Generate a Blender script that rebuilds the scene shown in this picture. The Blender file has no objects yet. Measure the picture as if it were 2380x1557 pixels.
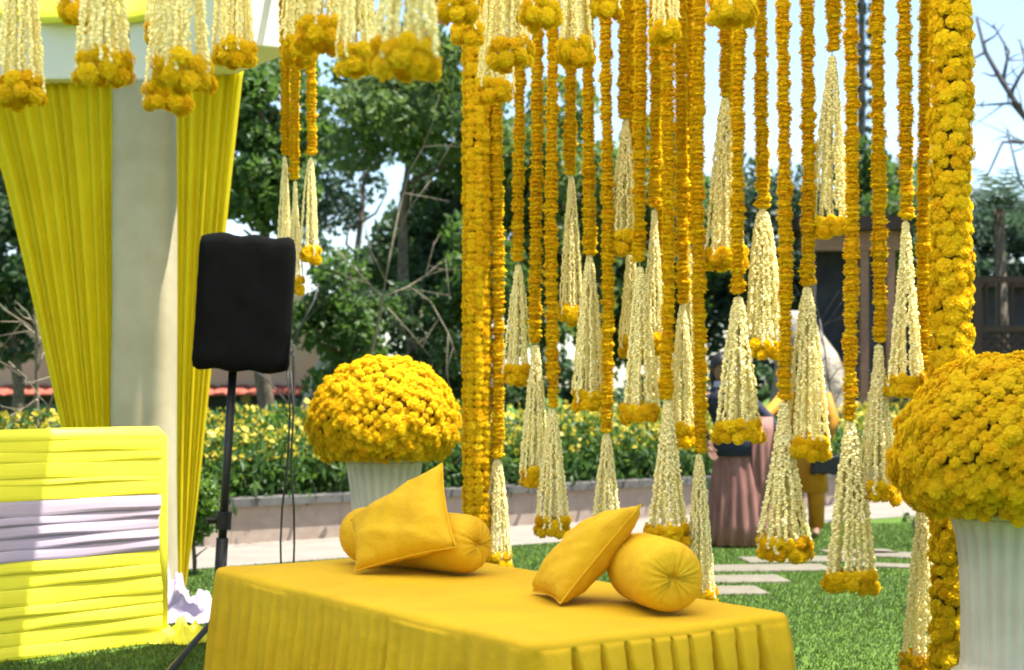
import bpy, math, random
import numpy as np
from mathutils import Vector, Matrix

random.seed(7)
RNG = np.random.default_rng(7)
PI = math.pi
sc = bpy.context.scene
COL = sc.collection

# ------------------------------------------------------------------ camera, world, sun, exposure
F, U0, HOR, CAMZ = 3600.0, 1190.0, 900.0, 1.4
cam = bpy.data.cameras.new('camera')
cam.sensor_width = 36.0
cam.lens = 36.0 * F / 2380.0
cam.shift_y = (HOR - 778.5) / 2380.0
cam.clip_start = 0.05
cam.clip_end = 3000
cam.dof.use_dof = True
cam.dof.focus_distance = 7.0
cam.dof.aperture_fstop = 2.6
camo = bpy.data.objects.new('camera', cam)
camo.location = (0, 0, CAMZ)
camo.rotation_euler = (PI / 2, 0, 0)
COL.objects.link(camo)
sc.camera = camo

SUN_EL = math.radians(71)
SUN_AZ = (0.99, -0.10)                     # horizontal direction towards the sun
_l = math.hypot(*SUN_AZ)
SUN_DIR = Vector((SUN_AZ[0] / _l * math.cos(SUN_EL), SUN_AZ[1] / _l * math.cos(SUN_EL), math.sin(SUN_EL)))
world = bpy.data.worlds.new('World')
sc.world = world
world.use_nodes = True
nt = world.node_tree
nt.nodes.clear()
sky = nt.nodes.new('ShaderNodeTexSky')
sky.sky_type = 'NISHITA'
sky.sun_disc = False
sky.sun_elevation = SUN_EL
sky.sun_rotation = math.atan2(SUN_AZ[0], SUN_AZ[1])
sky.air_density = 1.0
sky.dust_density = 0.6
sky.ozone_density = 1.0
bg = nt.nodes.new('ShaderNodeBackground')
bg.inputs['Strength'].default_value = 0.085
wo = nt.nodes.new('ShaderNodeOutputWorld')
nt.links.new(sky.outputs[0], bg.inputs[0])
nt.links.new(bg.outputs[0], wo.inputs[0])
sun = bpy.data.lights.new('sun', 'SUN')
sun.energy = 4.6
sun.angle = math.radians(0.55)
sun.color = (1.0, 0.95, 0.86)
suno = bpy.data.objects.new('sun', sun)
suno.rotation_euler = SUN_DIR.to_track_quat('Z', 'Y').to_euler()
suno.location = (20, 10, 40)
COL.objects.link(suno)
vs = sc.view_settings
vs.view_transform = 'Standard'
vs.look = 'None'
vs.gamma = 1.0
vs.use_curve_mapping = False
vs.exposure = 1.85
sc.cycles.use_denoising = True
sc.cycles.max_bounces = 8
sc.cycles.transparent_max_bounces = 8
sc.cycles.filter_width = 1.9


def P(u, v, Y):
    """photo point (in a 2380 px wide frame) at depth Y -> world point"""
    return Vector(((u - U0) / F * Y, Y, CAMZ + (HOR - v) / F * Y))


def G(u, v, z=0.0):
    Y = (CAMZ - z) * F / (v - HOR)
    return Vector(((u - U0) / F * Y, Y, z))


# ------------------------------------------------------------------ helpers
def tag(o, label=None, cat=None, group=None, kind=None):
    if label: o['label'] = label
    if cat: o['category'] = cat
    if group: o['group'] = group
    if kind: o['kind'] = kind
    return o


def empty(name, loc, label=None, cat=None, group=None, rz=0):
    o = bpy.data.objects.new(name, None)
    o.empty_display_size = 0.05
    o.location = loc
    o.rotation_euler = (0, 0, rz)
    COL.objects.link(o)
    return tag(o, label, cat, group)


def mesh(name, V, Fc, mat=None, smooth=False):
    me = bpy.data.meshes.new(name)
    if isinstance(V, np.ndarray): V = V.tolist()
    if isinstance(Fc, np.ndarray): Fc = Fc.tolist()
    me.from_pydata(V, [], Fc)
    if mat: me.materials.append(mat)
    if smooth: me.polygons.foreach_set('use_smooth', [True] * len(me.polygons))
    me.update()
    return me


def obj(name, me, parent=None, loc=(0, 0, 0), rot=(0, 0, 0), scale=None):
    o = bpy.data.objects.new(name, me)
    o.location = loc
    o.rotation_euler = rot
    if scale is not None: o.scale = scale
    if parent: o.parent = parent
    COL.objects.link(o)
    return o


def bevel(o, w, seg=2):
    m = o.modifiers.new('bevel', 'BEVEL')
    m.width = w; m.segments = seg; m.limit_method = 'ANGLE'; m.angle_limit = math.radians(40)
    return o


def box_vf(x0, x1, y0, y1, z0, z1):
    V = [(x0, y0, z0), (x1, y0, z0), (x1, y1, z0), (x0, y1, z0), (x0, y0, z1), (x1, y0, z1), (x1, y1, z1), (x0, y1, z1)]
    Fc = [(0, 3, 2, 1), (4, 5, 6, 7), (0, 1, 5, 4), (1, 2, 6, 5), (2, 3, 7, 6), (3, 0, 4, 7)]
    return V, Fc


def tube_vf(pts, rad, n=8, cap=True):
    pts = [Vector(p) for p in pts]
    if not hasattr(rad, '__len__'): rad = [rad] * len(pts)
    V, Fc = [], []
    up = Vector((0.13, 0.31, 0.94))
    for i, p in enumerate(pts):
        d = (pts[min(i + 1, len(pts) - 1)] - pts[max(i - 1, 0)])
        d = d.normalized() if d.length > 1e-9 else Vector((0, 0, 1))
        if abs(d.dot(up)) > 0.95: ref = Vector((1, 0, 0))
        else: ref = up
        a = d.cross(ref).normalized(); b = d.cross(a)
        if i and (a.dot(pa) < 0): a, b = -a, -b
        pa = a
        for k in range(n):
            t = 2 * PI * k / n
            V.append(tuple(p + (a * math.cos(t) + b * math.sin(t)) * rad[i]))
    for i in range(len(pts) - 1):
        for k in range(n):
            Fc.append((i * n + k, i * n + (k + 1) % n, (i + 1) * n + (k + 1) % n, (i + 1) * n + k))
    if cap:
        Fc.append(tuple(range(n))[::-1]); m = (len(pts) - 1) * n
        Fc.append(tuple(range(m, m + n)))
    return V, Fc


class MB:
    def __init__(s): s.V = []; s.F = []
    def add(s, vf):
        o = len(s.V); s.V += [tuple(v) for v in vf[0]]; s.F += [tuple(i + o for i in f) for f in vf[1]]; return s
    def box(s, *a): return s.add(box_vf(*a))
    def tube(s, *a, **k): return s.add(tube_vf(*a, **k))
    def build(s, name, mat, parent=None, smooth=False, **k): return obj(name, mesh(name, s.V, s.F, mat, smooth), parent, **k)


def lathe_vf(prof, n=32, mod=None):
    """prof [(r,z)]; mod(k,n,i)->radius factor"""
    V, Fc = [], []
    for i, (r, z) in enumerate(prof):
        for k in range(n):
            t = 2 * PI * k / n
            rr = r * (mod(t, i) if mod else 1)
            V.append((rr * math.cos(t), rr * math.sin(t), z))
    for i in range(len(prof) - 1):
        for k in range(n):
            Fc.append((i * n + k, i * n + (k + 1) % n, (i + 1) * n + (k + 1) % n, (i + 1) * n + k))
    Fc.append(tuple(range(n))[::-1]); m = (len(prof) - 1) * n
    Fc.append(tuple(range(m, m + n)))
    return V, Fc


def vnoise(x, seed=0.0):
    return (math.sin(x * 1.7 + seed * 3.1) + math.sin(x * 3.3 + seed * 1.3 + 1.0) * .6 + math.sin(x * 6.1 + seed * 2.2 + 2.0) * .35) / 1.95


ORD = ['first', 'second', 'third', 'fourth', 'fifth', 'sixth', 'seventh', 'eighth', 'ninth', 'tenth', 'eleventh', 'twelfth', 'thirteenth', 'fourteenth', 'fifteenth', 'sixteenth', 'seventeenth', 'eighteenth', 'nineteenth', 'twentieth', 'twenty-first', 'twenty-second', 'twenty-third', 'twenty-fourth']

# ------------------------------------------------------------------ materials
def mat_base(name):
    m = bpy.data.materials.new(name)
    m.use_nodes = True
    t = m.node_tree
    b = t.nodes['Principled BSDF']
    o = t.nodes['Material Output']
    return m, t, b, o


def ramp2(t, fac, c1, c2, p1=0.0, p2=1.0):
    r = t.nodes.new('ShaderNodeValToRGB')
    r.color_ramp.elements[0].position = p1; r.color_ramp.elements[0].color = (*c1, 1)
    r.color_ramp.elements[1].position = p2; r.color_ramp.elements[1].color = (*c2, 1)
    t.links.new(fac, r.inputs[0])
    return r.outputs[0]


def noise(t, scale, detail=3, rough=0.55, coord='Object', stretch=None):
    tc = t.nodes.new('ShaderNodeTexCoord')
    n = t.nodes.new('ShaderNodeTexNoise')
    n.inputs['Scale'].default_value = scale; n.inputs['Detail'].default_value = detail; n.inputs['Roughness'].default_value = rough
    if stretch:
        mp = t.nodes.new('ShaderNodeMapping'); mp.inputs['Scale'].default_value = stretch
        t.links.new(tc.outputs[coord], mp.inputs[0]); t.links.new(mp.outputs[0], n.inputs[0])
    else:
        t.links.new(tc.outputs[coord], n.inputs[0])
    return n.outputs['Fac']


def mixc(t, fac, a, b, mode='MIX'):
    m = t.nodes.new('ShaderNodeMix'); m.data_type = 'RGBA'; m.blend_type = mode
    if isinstance(fac, (int, float)): m.inputs[0].default_value = fac
    else: t.links.new(fac, m.inputs[0])
    for s, x in ((6, a), (7, b)):
        if isinstance(x, tuple): m.inputs[s].default_value = (*x, 1)
        else: t.links.new(x, m.inputs[s])
    return m.outputs[2]


def bump(t, b, h, strength=0.3, dist=0.01):
    n = t.nodes.new('ShaderNodeBump'); n.inputs['Strength'].default_value = strength; n.inputs['Distance'].default_value = dist
    t.links.new(h, n.inputs['Height']); t.links.new(n.outputs[0], b.inputs['Normal'])


def translucent(t, b, o, col, fac):
    tr = t.nodes.new('ShaderNodeBsdfTranslucent')
    if isinstance(col, tuple): tr.inputs[0].default_value = (*col, 1)
    else: t.links.new(col, tr.inputs[0])
    mx = t.nodes.new('ShaderNodeMixShader'); mx.inputs[0].default_value = fac
    t.links.new(b.outputs[0], mx.inputs[1]); t.links.new(tr.outputs[0], mx.inputs[2]); t.links.new(mx.outputs[0], o.inputs[0])


def plain(name, c1, c2=None, scale=6, rough=0.7, bmp=0.0, bscale=None, bdist=0.005, transl=0.0, detail=4, metallic=0.0, stretch=None, spec=0.3):
    m, t, b, o = mat_base(name)
    c2 = c2 or tuple(x * 0.75 for x in c1)
    col = ramp2(t, noise(t, scale, detail, stretch=stretch), c2, c1, 0.35, 0.65)
    t.links.new(col, b.inputs['Base Color'])
    b.inputs['Roughness'].default_value = rough; b.inputs['Metallic'].default_value = metallic
    b.inputs['Specular IOR Level'].default_value = spec
    if bmp: bump(t, b, noise(t, bscale or scale * 4, 4, stretch=stretch), bmp, bdist)
    if transl: translucent(t, b, o, col, transl)
    return m


def flower_mat(name, ca, cb, cc, island=False, transl=0.3):
    """petal colours vary bloom by bloom"""
    m, t, b, o = mat_base(name)
    if island:
        g = t.nodes.new('ShaderNodeNewGeometry'); rnd = g.outputs['Random Per Island']
    else:
        g = t.nodes.new('ShaderNodeObjectInfo'); rnd = g.outputs['Random']
    r = t.nodes.new('ShaderNodeValToRGB')
    e = r.color_ramp.elements
    e[0].color = (*ca, 1); e[1].color = (*cc, 1)
    x = e.new(0.5); x.color = (*cb, 1)
    t.links.new(rnd, r.inputs[0])
    n = noise(t, 60, 2)
    col = mixc(t, n, r.outputs[0], tuple(x * 0.8 for x in cb))
    t.links.new(col, b.inputs['Base Color'])
    b.inputs['Roughness'].default_value = 0.75
    b.inputs['Specular IOR Level'].default_value = 0.15
    bump(t, b, noise(t, 130, 2), 0.5, 0.006)
    translucent(t, b, o, col, transl)
    return m


M = {}
M['marigold'] = flower_mat('marigold', (0.92, 0.52, 0.007), (0.95, 0.66, 0.010), (0.96, 0.74, 0.018), transl=.5)
M['marigold_mass'] = flower_mat('marigold_mass', (0.92, 0.52, 0.007), (0.95, 0.66, 0.010), (0.96, 0.74, 0.018), island=True, transl=.5)
M['jasmine'] = plain('jasmine', (0.95, 0.89, 0.56), (0.92, 0.82, 0.42), scale=30, rough=0.7, transl=0.45)
M['thread'] = plain('thread', (0.6, 0.5, 0.25))
M['foam'] = plain('foam', (0.07, 0.035, 0.004), (0.04, 0.02, 0.003), scale=20, rough=0.95)
M['cloth'] = plain('cloth', (0.64, 0.385, 0.004), (0.58, 0.33, 0.0035), scale=2.2, rough=0.8, bmp=0.6, bscale=4.5, bdist=0.03, transl=0.0)
M['cushion'] = plain('cushion', (0.67, 0.39, 0.005), (0.60, 0.325, 0.004), scale=5, rough=0.75, bmp=0.7, bscale=8, bdist=0.025)
M['lemon'] = plain('lemon', (0.88, 0.76, 0.018), (0.84, 0.71, 0.015), scale=3, rough=0.6, transl=0.6)
M['lemon_panel'] = plain('lemon_panel', (0.86, 0.78, 0.05), (0.82, 0.73, 0.04), scale=3, rough=0.55, transl=0.1)
M['white_cloth'] = plain('white_cloth', (0.42, 0.355, 0.48), (0.46, 0.36, 0.42), scale=2, rough=0.7, transl=0.1)
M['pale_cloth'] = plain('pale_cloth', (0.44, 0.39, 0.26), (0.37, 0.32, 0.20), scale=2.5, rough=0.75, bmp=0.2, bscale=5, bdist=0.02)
M['beam_white'] = plain('beam_white', (0.80, 0.76, 0.64), (0.76, 0.71, 0.58), scale=1.5, rough=0.6)  # white beams; yellow bounce light off the drapes is tinted into the colour
M['canopy'] = plain('canopy', (0.94, 0.92, 0.82), (0.92, 0.90, 0.79), scale=1.5, rough=0.8, transl=0.86)
M['black_cloth'] = plain('black_cloth', (0.0035, 0.004, 0.0045), (0.0028, 0.003, 0.003), scale=8, rough=0.9, bmp=0.2, bscale=12, bdist=0.01, spec=.08)
M['black_metal'] = plain('black_metal', (0.012, 0.012, 0.012), (0.008, 0.008, 0.008), scale=20, rough=0.45)
M['cable'] = plain('cable', (0.02, 0.02, 0.02), rough=0.6)
M['urn'] = plain('urn', (0.56, 0.50, 0.40), (0.48, 0.42, 0.32), scale=5, rough=0.45, bmp=0.1, bscale=30, bdist=0.003)
M['wood_dark'] = plain('wood_dark', (0.05, 0.028, 0.016), (0.03, 0.018, 0.012), scale=6, rough=0.7, stretch=(1, 1, 8))
M['wood_tan'] = plain('wood_tan', (0.34, 0.19, 0.11), (0.26, 0.14, 0.08), scale=6, rough=0.7, stretch=(1, 1, 8))
M['bark'] = plain('bark', (0.16, 0.125, 0.085), (0.08, 0.06, 0.04), scale=18, rough=0.9, bmp=0.5, bscale=30, bdist=0.02)
M['bark_pale'] = plain('bark_pale', (0.24, 0.20, 0.14), (0.16, 0.135, 0.09), scale=18, rough=0.9, bmp=0.4, bscale=30, bdist=0.01)
M['bark_grey'] = plain('bark_grey', (0.12, 0.11, 0.11), (0.07, 0.065, 0.065), scale=18, rough=0.9)
M['stone_wall'] = plain('stone_wall', (0.36, 0.28, 0.22), (0.30, 0.23, 0.18), scale=9, rough=0.85, bmp=0.3, bscale=60, bdist=0.01)
M['coping'] = plain('coping', (0.12, 0.115, 0.105), (0.085, 0.08, 0.075), scale=9, rough=0.8, bmp=0.3, bscale=60)
M['concrete'] = plain('concrete', (0.21, 0.185, 0.155), (0.175, 0.15, 0.125), scale=2.5, rough=0.9, bmp=0.2, bscale=50)
M['slab'] = plain('slab', (0.155, 0.138, 0.10), (0.12, 0.105, 0.075), scale=6, rough=0.9, bmp=0.3, bscale=60)
M['rock'] = plain('rock', (0.42, 0.37, 0.29), (0.20, 0.165, 0.125), scale=3.5, rough=0.9, bmp=0.8, bscale=7, bdist=0.06)
M['house_wall'] = plain('house_wall', (0.56, 0.42, 0.29), (0.50, 0.36, 0.24), scale=1.2, rough=0.9)
M['red_tile'] = plain('red_tile', (0.36, 0.10, 0.06), (0.22, 0.05, 0.03), scale=9, rough=0.8)
M['dark_wall_and_shade'] = plain('dark_wall_and_shade', (0.05, 0.05, 0.055), (0.03, 0.03, 0.034), scale=3, rough=0.8)  # shed wall; also painted shade inside the veranda and timber pavilion
M['green_panel'] = plain('green_panel', (0.10, 0.19, 0.15), (0.07, 0.14, 0.11), scale=3, rough=0.5)
M['soil'] = plain('soil', (0.06, 0.04, 0.025), scale=10, rough=0.95)


def leaf_mat(name, c1, c2, transl=0.45, rough=0.55):
    m, t, b, o = mat_base(name)
    g = t.nodes.new('ShaderNodeNewGeometry')
    c = ramp2(t, g.outputs['Random Per Island'], c1, c2, 0.0, 1.0)
    n = noise(t, 0.9, 2)
    col = mixc(t, ramp2(t, n, (0, 0, 0), (1, 1, 1), 0.35, 0.7), c, tuple(x * .62 for x in c1))
    t.links.new(col, b.inputs['Base Color'])
    b.inputs['Roughness'].default_value = rough
    translucent(t, b, o, mixc(t, 0.5, col, tuple(x * 1.3 for x in c2)), transl)
    return m


M['leaf_mid'] = leaf_mat('leaf_mid', (0.045, 0.10, 0.02), (0.11, 0.20, 0.035))
M['leaf_light'] = leaf_mat('leaf_light', (0.075, 0.14, 0.03), (0.16, 0.24, 0.055))
M['leaf_dark'] = leaf_mat('leaf_dark', (0.026, 0.065, 0.02), (0.065, 0.125, 0.038), 0.35)
M['leaf_blue'] = leaf_mat('leaf_blue', (0.035, 0.075, 0.042), (0.08, 0.14, 0.075), 0.35)
M['leaf_bed'] = leaf_mat('leaf_bed', (0.03, 0.09, 0.016), (0.09, 0.19, 0.03))
M['leaf_lime'] = leaf_mat('leaf_lime', (0.07, 0.16, 0.018), (0.15, 0.25, 0.028))
M['petal_yellow'] = leaf_mat('petal_yellow', (0.52, 0.42, 0.02), (0.66, 0.56, 0.07), 0.3)
M['grass_blade'] = leaf_mat('grass_blade', (0.075, 0.13, 0.02), (0.092, 0.15, 0.025), 0.5)


def lawn_mat():
    m, t, b, o = mat_base('lawn')
    a = ramp2(t, noise(t, 1.1, 5), (0.06, 0.115, 0.018), (0.09, 0.155, 0.026), 0.35, 0.65)
    c = mixc(t, ramp2(t, noise(t, 40, 3), (0, 0, 0), (0.6, 0.6, 0.6), 0.4, 0.7), a, (0.055, 0.10, 0.016))
    t.links.new(c, b.inputs['Base Color'])
    b.inputs['Roughness'].default_value = 0.9
    b.inputs['Specular IOR Level'].default_value = 0.1
    bump(t, b, noise(t, 120, 3), 0.6, 0.02)
    return m


M['lawn'] = lawn_mat()

# ------------------------------------------------------------------ the ground
lawn = tag(obj('lawn', mesh('lawn', [(-900, -60, 0), (900, -60, 0), (900, 1800, 0), (-900, 1800, 0)], [(0, 1, 2, 3)], M['lawn'])), kind='structure')

# line of the low planter wall (near-left to far-right) and of the walk before it
WA, WB = Vector((-3.3, 13.2, 0)), Vector((7.2, 20.8, 0))
WD = (WB - WA).normalized(); WN = Vector((-WD.y, WD.x, 0))


def strip(p0, p1, w0, w1, z):
    return [tuple(p0 + WN * w0 + Vector((0, 0, z))), tuple(p1 + WN * w0 + Vector((0, 0, z))), tuple(p1 + WN * w1 + Vector((0, 0, z))), tuple(p0 + WN * w1 + Vector((0, 0, z)))]


ext0, ext1 = WA - WD * 9, WB + WD * 8
tag(obj('walkway', mesh('walkway', strip(ext0, ext1, -1.55, 0.05, 0.004), [(0, 1, 2, 3)], M['concrete'])), kind='structure')
tag(obj('flower_bed', mesh('flower_bed', strip(ext0, ext1, 0.15, 2.6, 0.30), [(0, 1, 2, 3)], M['soil'])), kind='structure')

wall = empty('planter_wall', ext0, 'low pinkish beige planter wall with dark grey coping along the flower bed', 'wall')
L = (ext1 - ext0).length
ang = math.atan2(WD.y, WD.x)
wall.rotation_euler = (0, 0, ang)
nb = int(L / 1.1)
cv = mesh('coping_stone', *box_vf(0.004, L / nb - 0.004, -0.05, 0.26, 0.335, 0.405), M['coping'])
bv_ = mesh('wall_block', *box_vf(0.0015, L / nb - 0.0015, 0, 0.2, 0, 0.333), M['stone_wall'])
for i in range(nb):
    obj('wall_block', bv_, wall, (i * L / nb, 0, 0))
    obj('coping_stone', cv, wall, (i * L / nb, 0, 0))

# paving slabs let into the lawn
slabs = [(1772, 1322, 1.05, .42, .10), (1690, 1348, .85, .42, .1), (1862, 1302, .95, .4, .12), (1998, 1284, .6, .34, .12),
         (2105, 1292, .8, .42, -.35), (2062, 1316, .55, .26, -.3), (1640, 1375, .8, .42, .1)]
sv = mesh('paving_slab', *box_vf(-.5, .5, -.5, .5, -.02, .012), M['slab'])
for (u, v, w, d, a) in slabs:
    p = G(u, v)
    o = obj('paving_slab', sv, lawn, (p.x, p.y, 0.0), (0, 0, a), (w, d, 1))
    bevel(o, 0.008, 1)

# grass blades where the lawn is seen
def grass():
    n = 170000
    Y = 6.9 + (RNG.random(n) ** 0.8) * 9.0
    half = 1300 / F * Y
    X = (RNG.random(n) * 2 - 1) * half
    # keep off the walk and bed
    d = (X - WA.x) * WN.x + (Y - WA.y) * WN.y
    k = d < -1.6
    for (u, v, w, dd, a) in slabs:
        p = G(u, v)
        lx = (X - p.x) * math.cos(a) + (Y - p.y) * math.sin(a); ly = -(X - p.x) * math.sin(a) + (Y - p.y) * math.cos(a)
        k &= ~((abs(lx) < w / 2) & (abs(ly) < dd / 2))
    X, Y = X[k], Y[k]; n = len(X)
    a = RNG.random(n) * 2 * PI
    h = 0.012 + RNG.random(n) * 0.016
    w = 0.004 + RNG.random(n) * 0.003
    lean = (RNG.random((n, 2)) - .5) * 0.03
    V = np.zeros((n, 3, 3))
    V[:, 0] = np.stack([X - np.cos(a) * w, Y - np.sin(a) * w, np.zeros(n)], 1)
    V[:, 1] = np.stack([X + np.cos(a) * w, Y + np.sin(a) * w, np.zeros(n)], 1)
    V[:, 2] = np.stack([X + lean[:, 0], Y + lean[:, 1], h], 1)
    o = obj('grass', mesh('grass', V.reshape(-1, 3), np.arange(n * 3).reshape(-1, 3), M['grass_blade']))
    tag(o, 'short mown green grass blades covering the lawn', 'grass', kind='stuff')


grass()

# ------------------------------------------------------------------ foliage builders
def leaves_vf(C, size, elong=1.7, rng=RNG, upright=0.0):
    """C (n,3) leaf centres -> folded diamond leaves, 4 verts / 2 tris each"""
    n = len(C)
    d = rng.normal(size=(n, 3)); d[:, 2] += upright; d /= np.linalg.norm(d, axis=1)[:, None]
    r = rng.normal(size=(n, 3)); s = np.cross(d, r); s /= np.linalg.norm(s, axis=1)[:, None] + 1e-9
    up = np.cross(s, d)
    l = size * (0.6 + 0.8 * rng.random(n))[:, None]
    w = l / elong * 0.5
    V = np.zeros((n, 4, 3))
    V[:, 0] = C - d * l * .5
    V[:, 1] = C + s * w + up * w * .35
    V[:, 2] = C + d * l * .5
    V[:, 3] = C - s * w + up * w * .35
    b = np.arange(n)[:, None] * 4
    Fc = np.concatenate([b + np.array([0, 1, 2]), b + np.array([0, 2, 3])], 0)
    return V.reshape(-1, 3), Fc


def clump_points(clumps, per, rng=RNG, shell=0.45):
    out = []
    for (c, r) in clumps:
        n = int(per * (r[0] * r[1] * r[2]) ** (2 / 3))
        p = rng.normal(size=(n, 3)); p /= np.linalg.norm(p, axis=1)[:, None]
        rad = (shell + (1 - shell) * rng.random(n) ** 0.6)[:, None]
        out.append(np.array(c) + p * rad * np.array(r))
    return np.concatenate(out, 0)


def limbs(mb, base, top, r0, r1, nlimb, spread, rng, n=7, depth=1, R=1.0, tmin=.35):
    base, top = Vector(base), Vector(top)
    pts, rr = [], []
    k = 6
    for i in range(k + 1):
        t = i / k
        p = base.lerp(top, t)
        if 0 < i < k: p += Vector((rng.normal() * .03, rng.normal() * .03, 0)) * (top - base).length * .35
        pts.append(p); rr.append(r0 + (r1 - r0) * t)
    mb.tube(pts, rr, n=n)
    H = (top - base).length
    for j in range(nlimb):
        t = tmin + (.97 - tmin) * (j + rng.random()) / nlimb
        p = base.lerp(top, t)
        a = rng.random() * 2 * PI
        d = Vector((math.cos(a) * spread, math.sin(a) * spread, 0.5 + rng.random() * .5)).normalized()
        e = p + d * R * (0.45 + .35 * rng.random())
        m = p.lerp(e, .5) + Vector((rng.normal(), rng.normal(), rng.normal())) * H * .02
        r = (r0 + (r1 - r0) * t) * .6
        mb.tube([p, m, e], [r, r * .7, r * .3], n=5)
        if depth > 1:
            for q in range(3):
                p2 = p.lerp(e, .35 + .25 * q)
                a2 = rng.random() * 2 * PI
                e2 = p2 + (d + Vector((math.cos(a2), math.sin(a2), .2)) * .9).normalized() * H * (.1 + .1 * rng.random())
                mb.tube([p2, e2], [r * .45, r * .15], n=4)


def tree(name, label, u, Y, vtop, vbot, hw, mat, leaf, per, seed, nclump=12, group=None, cat='tree', trunk_r=.12, bark='bark', fill=.42):
    """crown between photo rows vtop and vbot, half-width hw (px) at depth Y"""
    rng = np.random.default_rng(seed)
    base = Vector(((u - U0) / F * Y, Y, 0))
    zt = CAMZ + (HOR - vtop) / F * Y
    zb = max(0.12, CAMZ + (HOR - vbot) / F * Y)
    R = hw / F * Y
    t = empty(name, base, label, cat, group)
    mb = MB()
    limbs(mb, (0, 0, -.05), (rng.normal() * .15 * R, 0, zb + (zt - zb) * .75), trunk_r, trunk_r * .25, 9, 1.1, rng, R=R, tmin=min(.8, zb / (zb + (zt - zb) * .75)))
    mb.build('trunk', M[bark], t, smooth=True)
    cl = []
    H = (zt - zb) / 2
    for i in range(nclump):
        p = rng.normal(size=3); p /= np.linalg.norm(p); p *= rng.random() ** .33
        f = fill * (0.45 + .65 * rng.random())
        c = (p[0] * R * (1 - f * .5), p[1] * R * (1 - f * .5), zb + H + p[2] * H * (1 - f * .5))
        q = min(R, H) * .5 + (R + H) * .25
        cl.append((c, (q * f * 1.05, q * f, q * f * .72)))
    C = clump_points(cl, per, rng)
    C = C[C[:, 2] > 0.05]
    V, Fc = leaves_vf(C, leaf, rng=rng)
    obj('crown', mesh('crown', V, Fc, M[mat]), t)
    return t


# ------------------------------------------------------------------ far background
# house behind the garden: pale wall, red tiled eave, veranda shade as dark slabs
hp = Vector((-9.5, 27, 0))
house = empty('house', hp, 'low pale house with a red tiled eave behind the drapes', 'house')
MB().box(0, 6.3, 0.9, 5, 0, 2.9).build('wall', M['house_wall'], house)
MB().box(0.2, 4.6, 0.84, 0.897, 0.75, 1.25).build('veranda_shade', M['dark_wall_and_shade'], house)  # solid slab on the wall, its dark colour stands in for veranda shade
MB().box(4.8, 6.2, 0.84, 0.897, 0.75, 1.25).build('veranda_shade', M['dark_wall_and_shade'], house)
MB().box(0.6, 2.4, 0.78, 0.838, 0.72, 1.1).build('window_panel', M['green_panel'], house)
MB().box(5.0, 6.0, 0.78, 0.838, 0.78, 1.18).build('window_panel', M['green_panel'], house)
MB().box(-.1, 6.35, 0.55, 0.896, 0.58, 0.70).build('ledge', M['concrete'], house)
eave = empty('eave', (0, 0, 0)); eave.parent = house
tile = mesh('tile', [(0.0, 0, 0), (.297, 0, 0), (.297, .75, .16), (.0, .75, .16), (0.08, -.0, .03), (.22, -.0, .03), (.22, .75, .19), (.08, .75, .19)],
            [(0, 1, 5, 4), (1, 2, 6, 5), (3, 7, 6, 2), (0, 4, 7, 3), (4, 5, 6, 7), (0, 3, 2, 1)], M['red_tile'])
for i in range(21): obj('tile', tile, eave, (i * .3, 0.14, 1.26))
MB().box(-.2, 6.45, 0.5, 5.3, 2.9, 3.05).build('roof', M['house_wall'], house)

# brown timber pavilion behind the curtain
gp = Vector((5.05, 22.5, 0))
gz = empty('timber_pavilion', gp, 'dark brown timber pavilion with tan posts behind the garlands', 'pavilion')
MB().box(-.68, .40, .6, .7, 0, 3.55).build('back_wall', M['dark_wall_and_shade'], gz)  # shade of the open interior is put into this wall's dark colour
for x in (-.72, .06, .44): MB().box(x - .06, x + .06, -.06, .06, 0, 3.38).build('post', M['wood_tan'], gz)
MB().box(-.85, .56, -.09, .09, 3.38, 3.66).build('beam', M['wood_tan'], gz)
MB().box(-.95, .66, -.3, 1.0, 3.663, 3.86).build('roof', M['wood_dark'], gz)

# lattice fence beside the right column
lp = Vector((5.85, 19.5, 0))
lf = empty('lattice_fence', lp, 'dark brown lattice fence with a tall barred frame behind the thick flower column', 'fence')
for x in (0, 1.15, 2.3): MB().box(x - .05, x + .05, -.05, .05, 0, 2.75).build('post', M['wood_dark'], lf)
for z in (1.70, 2.10, 2.72): MB().box(-.05, 2.35, -.045, .045, z, z + .075).build('rail', M['wood_dark'], lf)
MB().box(-.05, 2.35, .03, .06, 0, 1.69).build('board', M['wood_dark'], lf)
slm = mesh('slat', *box_vf(-.021, .021, -.008, .008, -.30, .30), M['wood_dark'])
for i in range(18):
    x = .08 + i * .13
    obj('slat', slm, lf, (x, -.02, 1.92), (0, PI / 4, 0))
    obj('slat', slm, lf, (x, .0, 1.92), (0, -PI / 4, 0))
bm_ = mesh('bar', *box_vf(-.016, .016, -.016, .016, 0, .56), M['wood_dark'])
for i in range(14): obj('bar', bm_, lf, (.12 + i * .165, 0, 2.17))
# dark stores building behind
sp = Vector((6.2, 23.5, 0))
shd = empty('dark_shed', sp, 'dark grey shed behind the lattice fence', 'shed')
MB().box(-.2, 4.5, 0, 3, 0, 2.9).build('wall', M['dark_wall_and_shade'], shd)
MB().box(-.4, 4.7, -.3, 3.2, 2.902, 3.05).build('roof', M['wood_dark'], shd)


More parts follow.
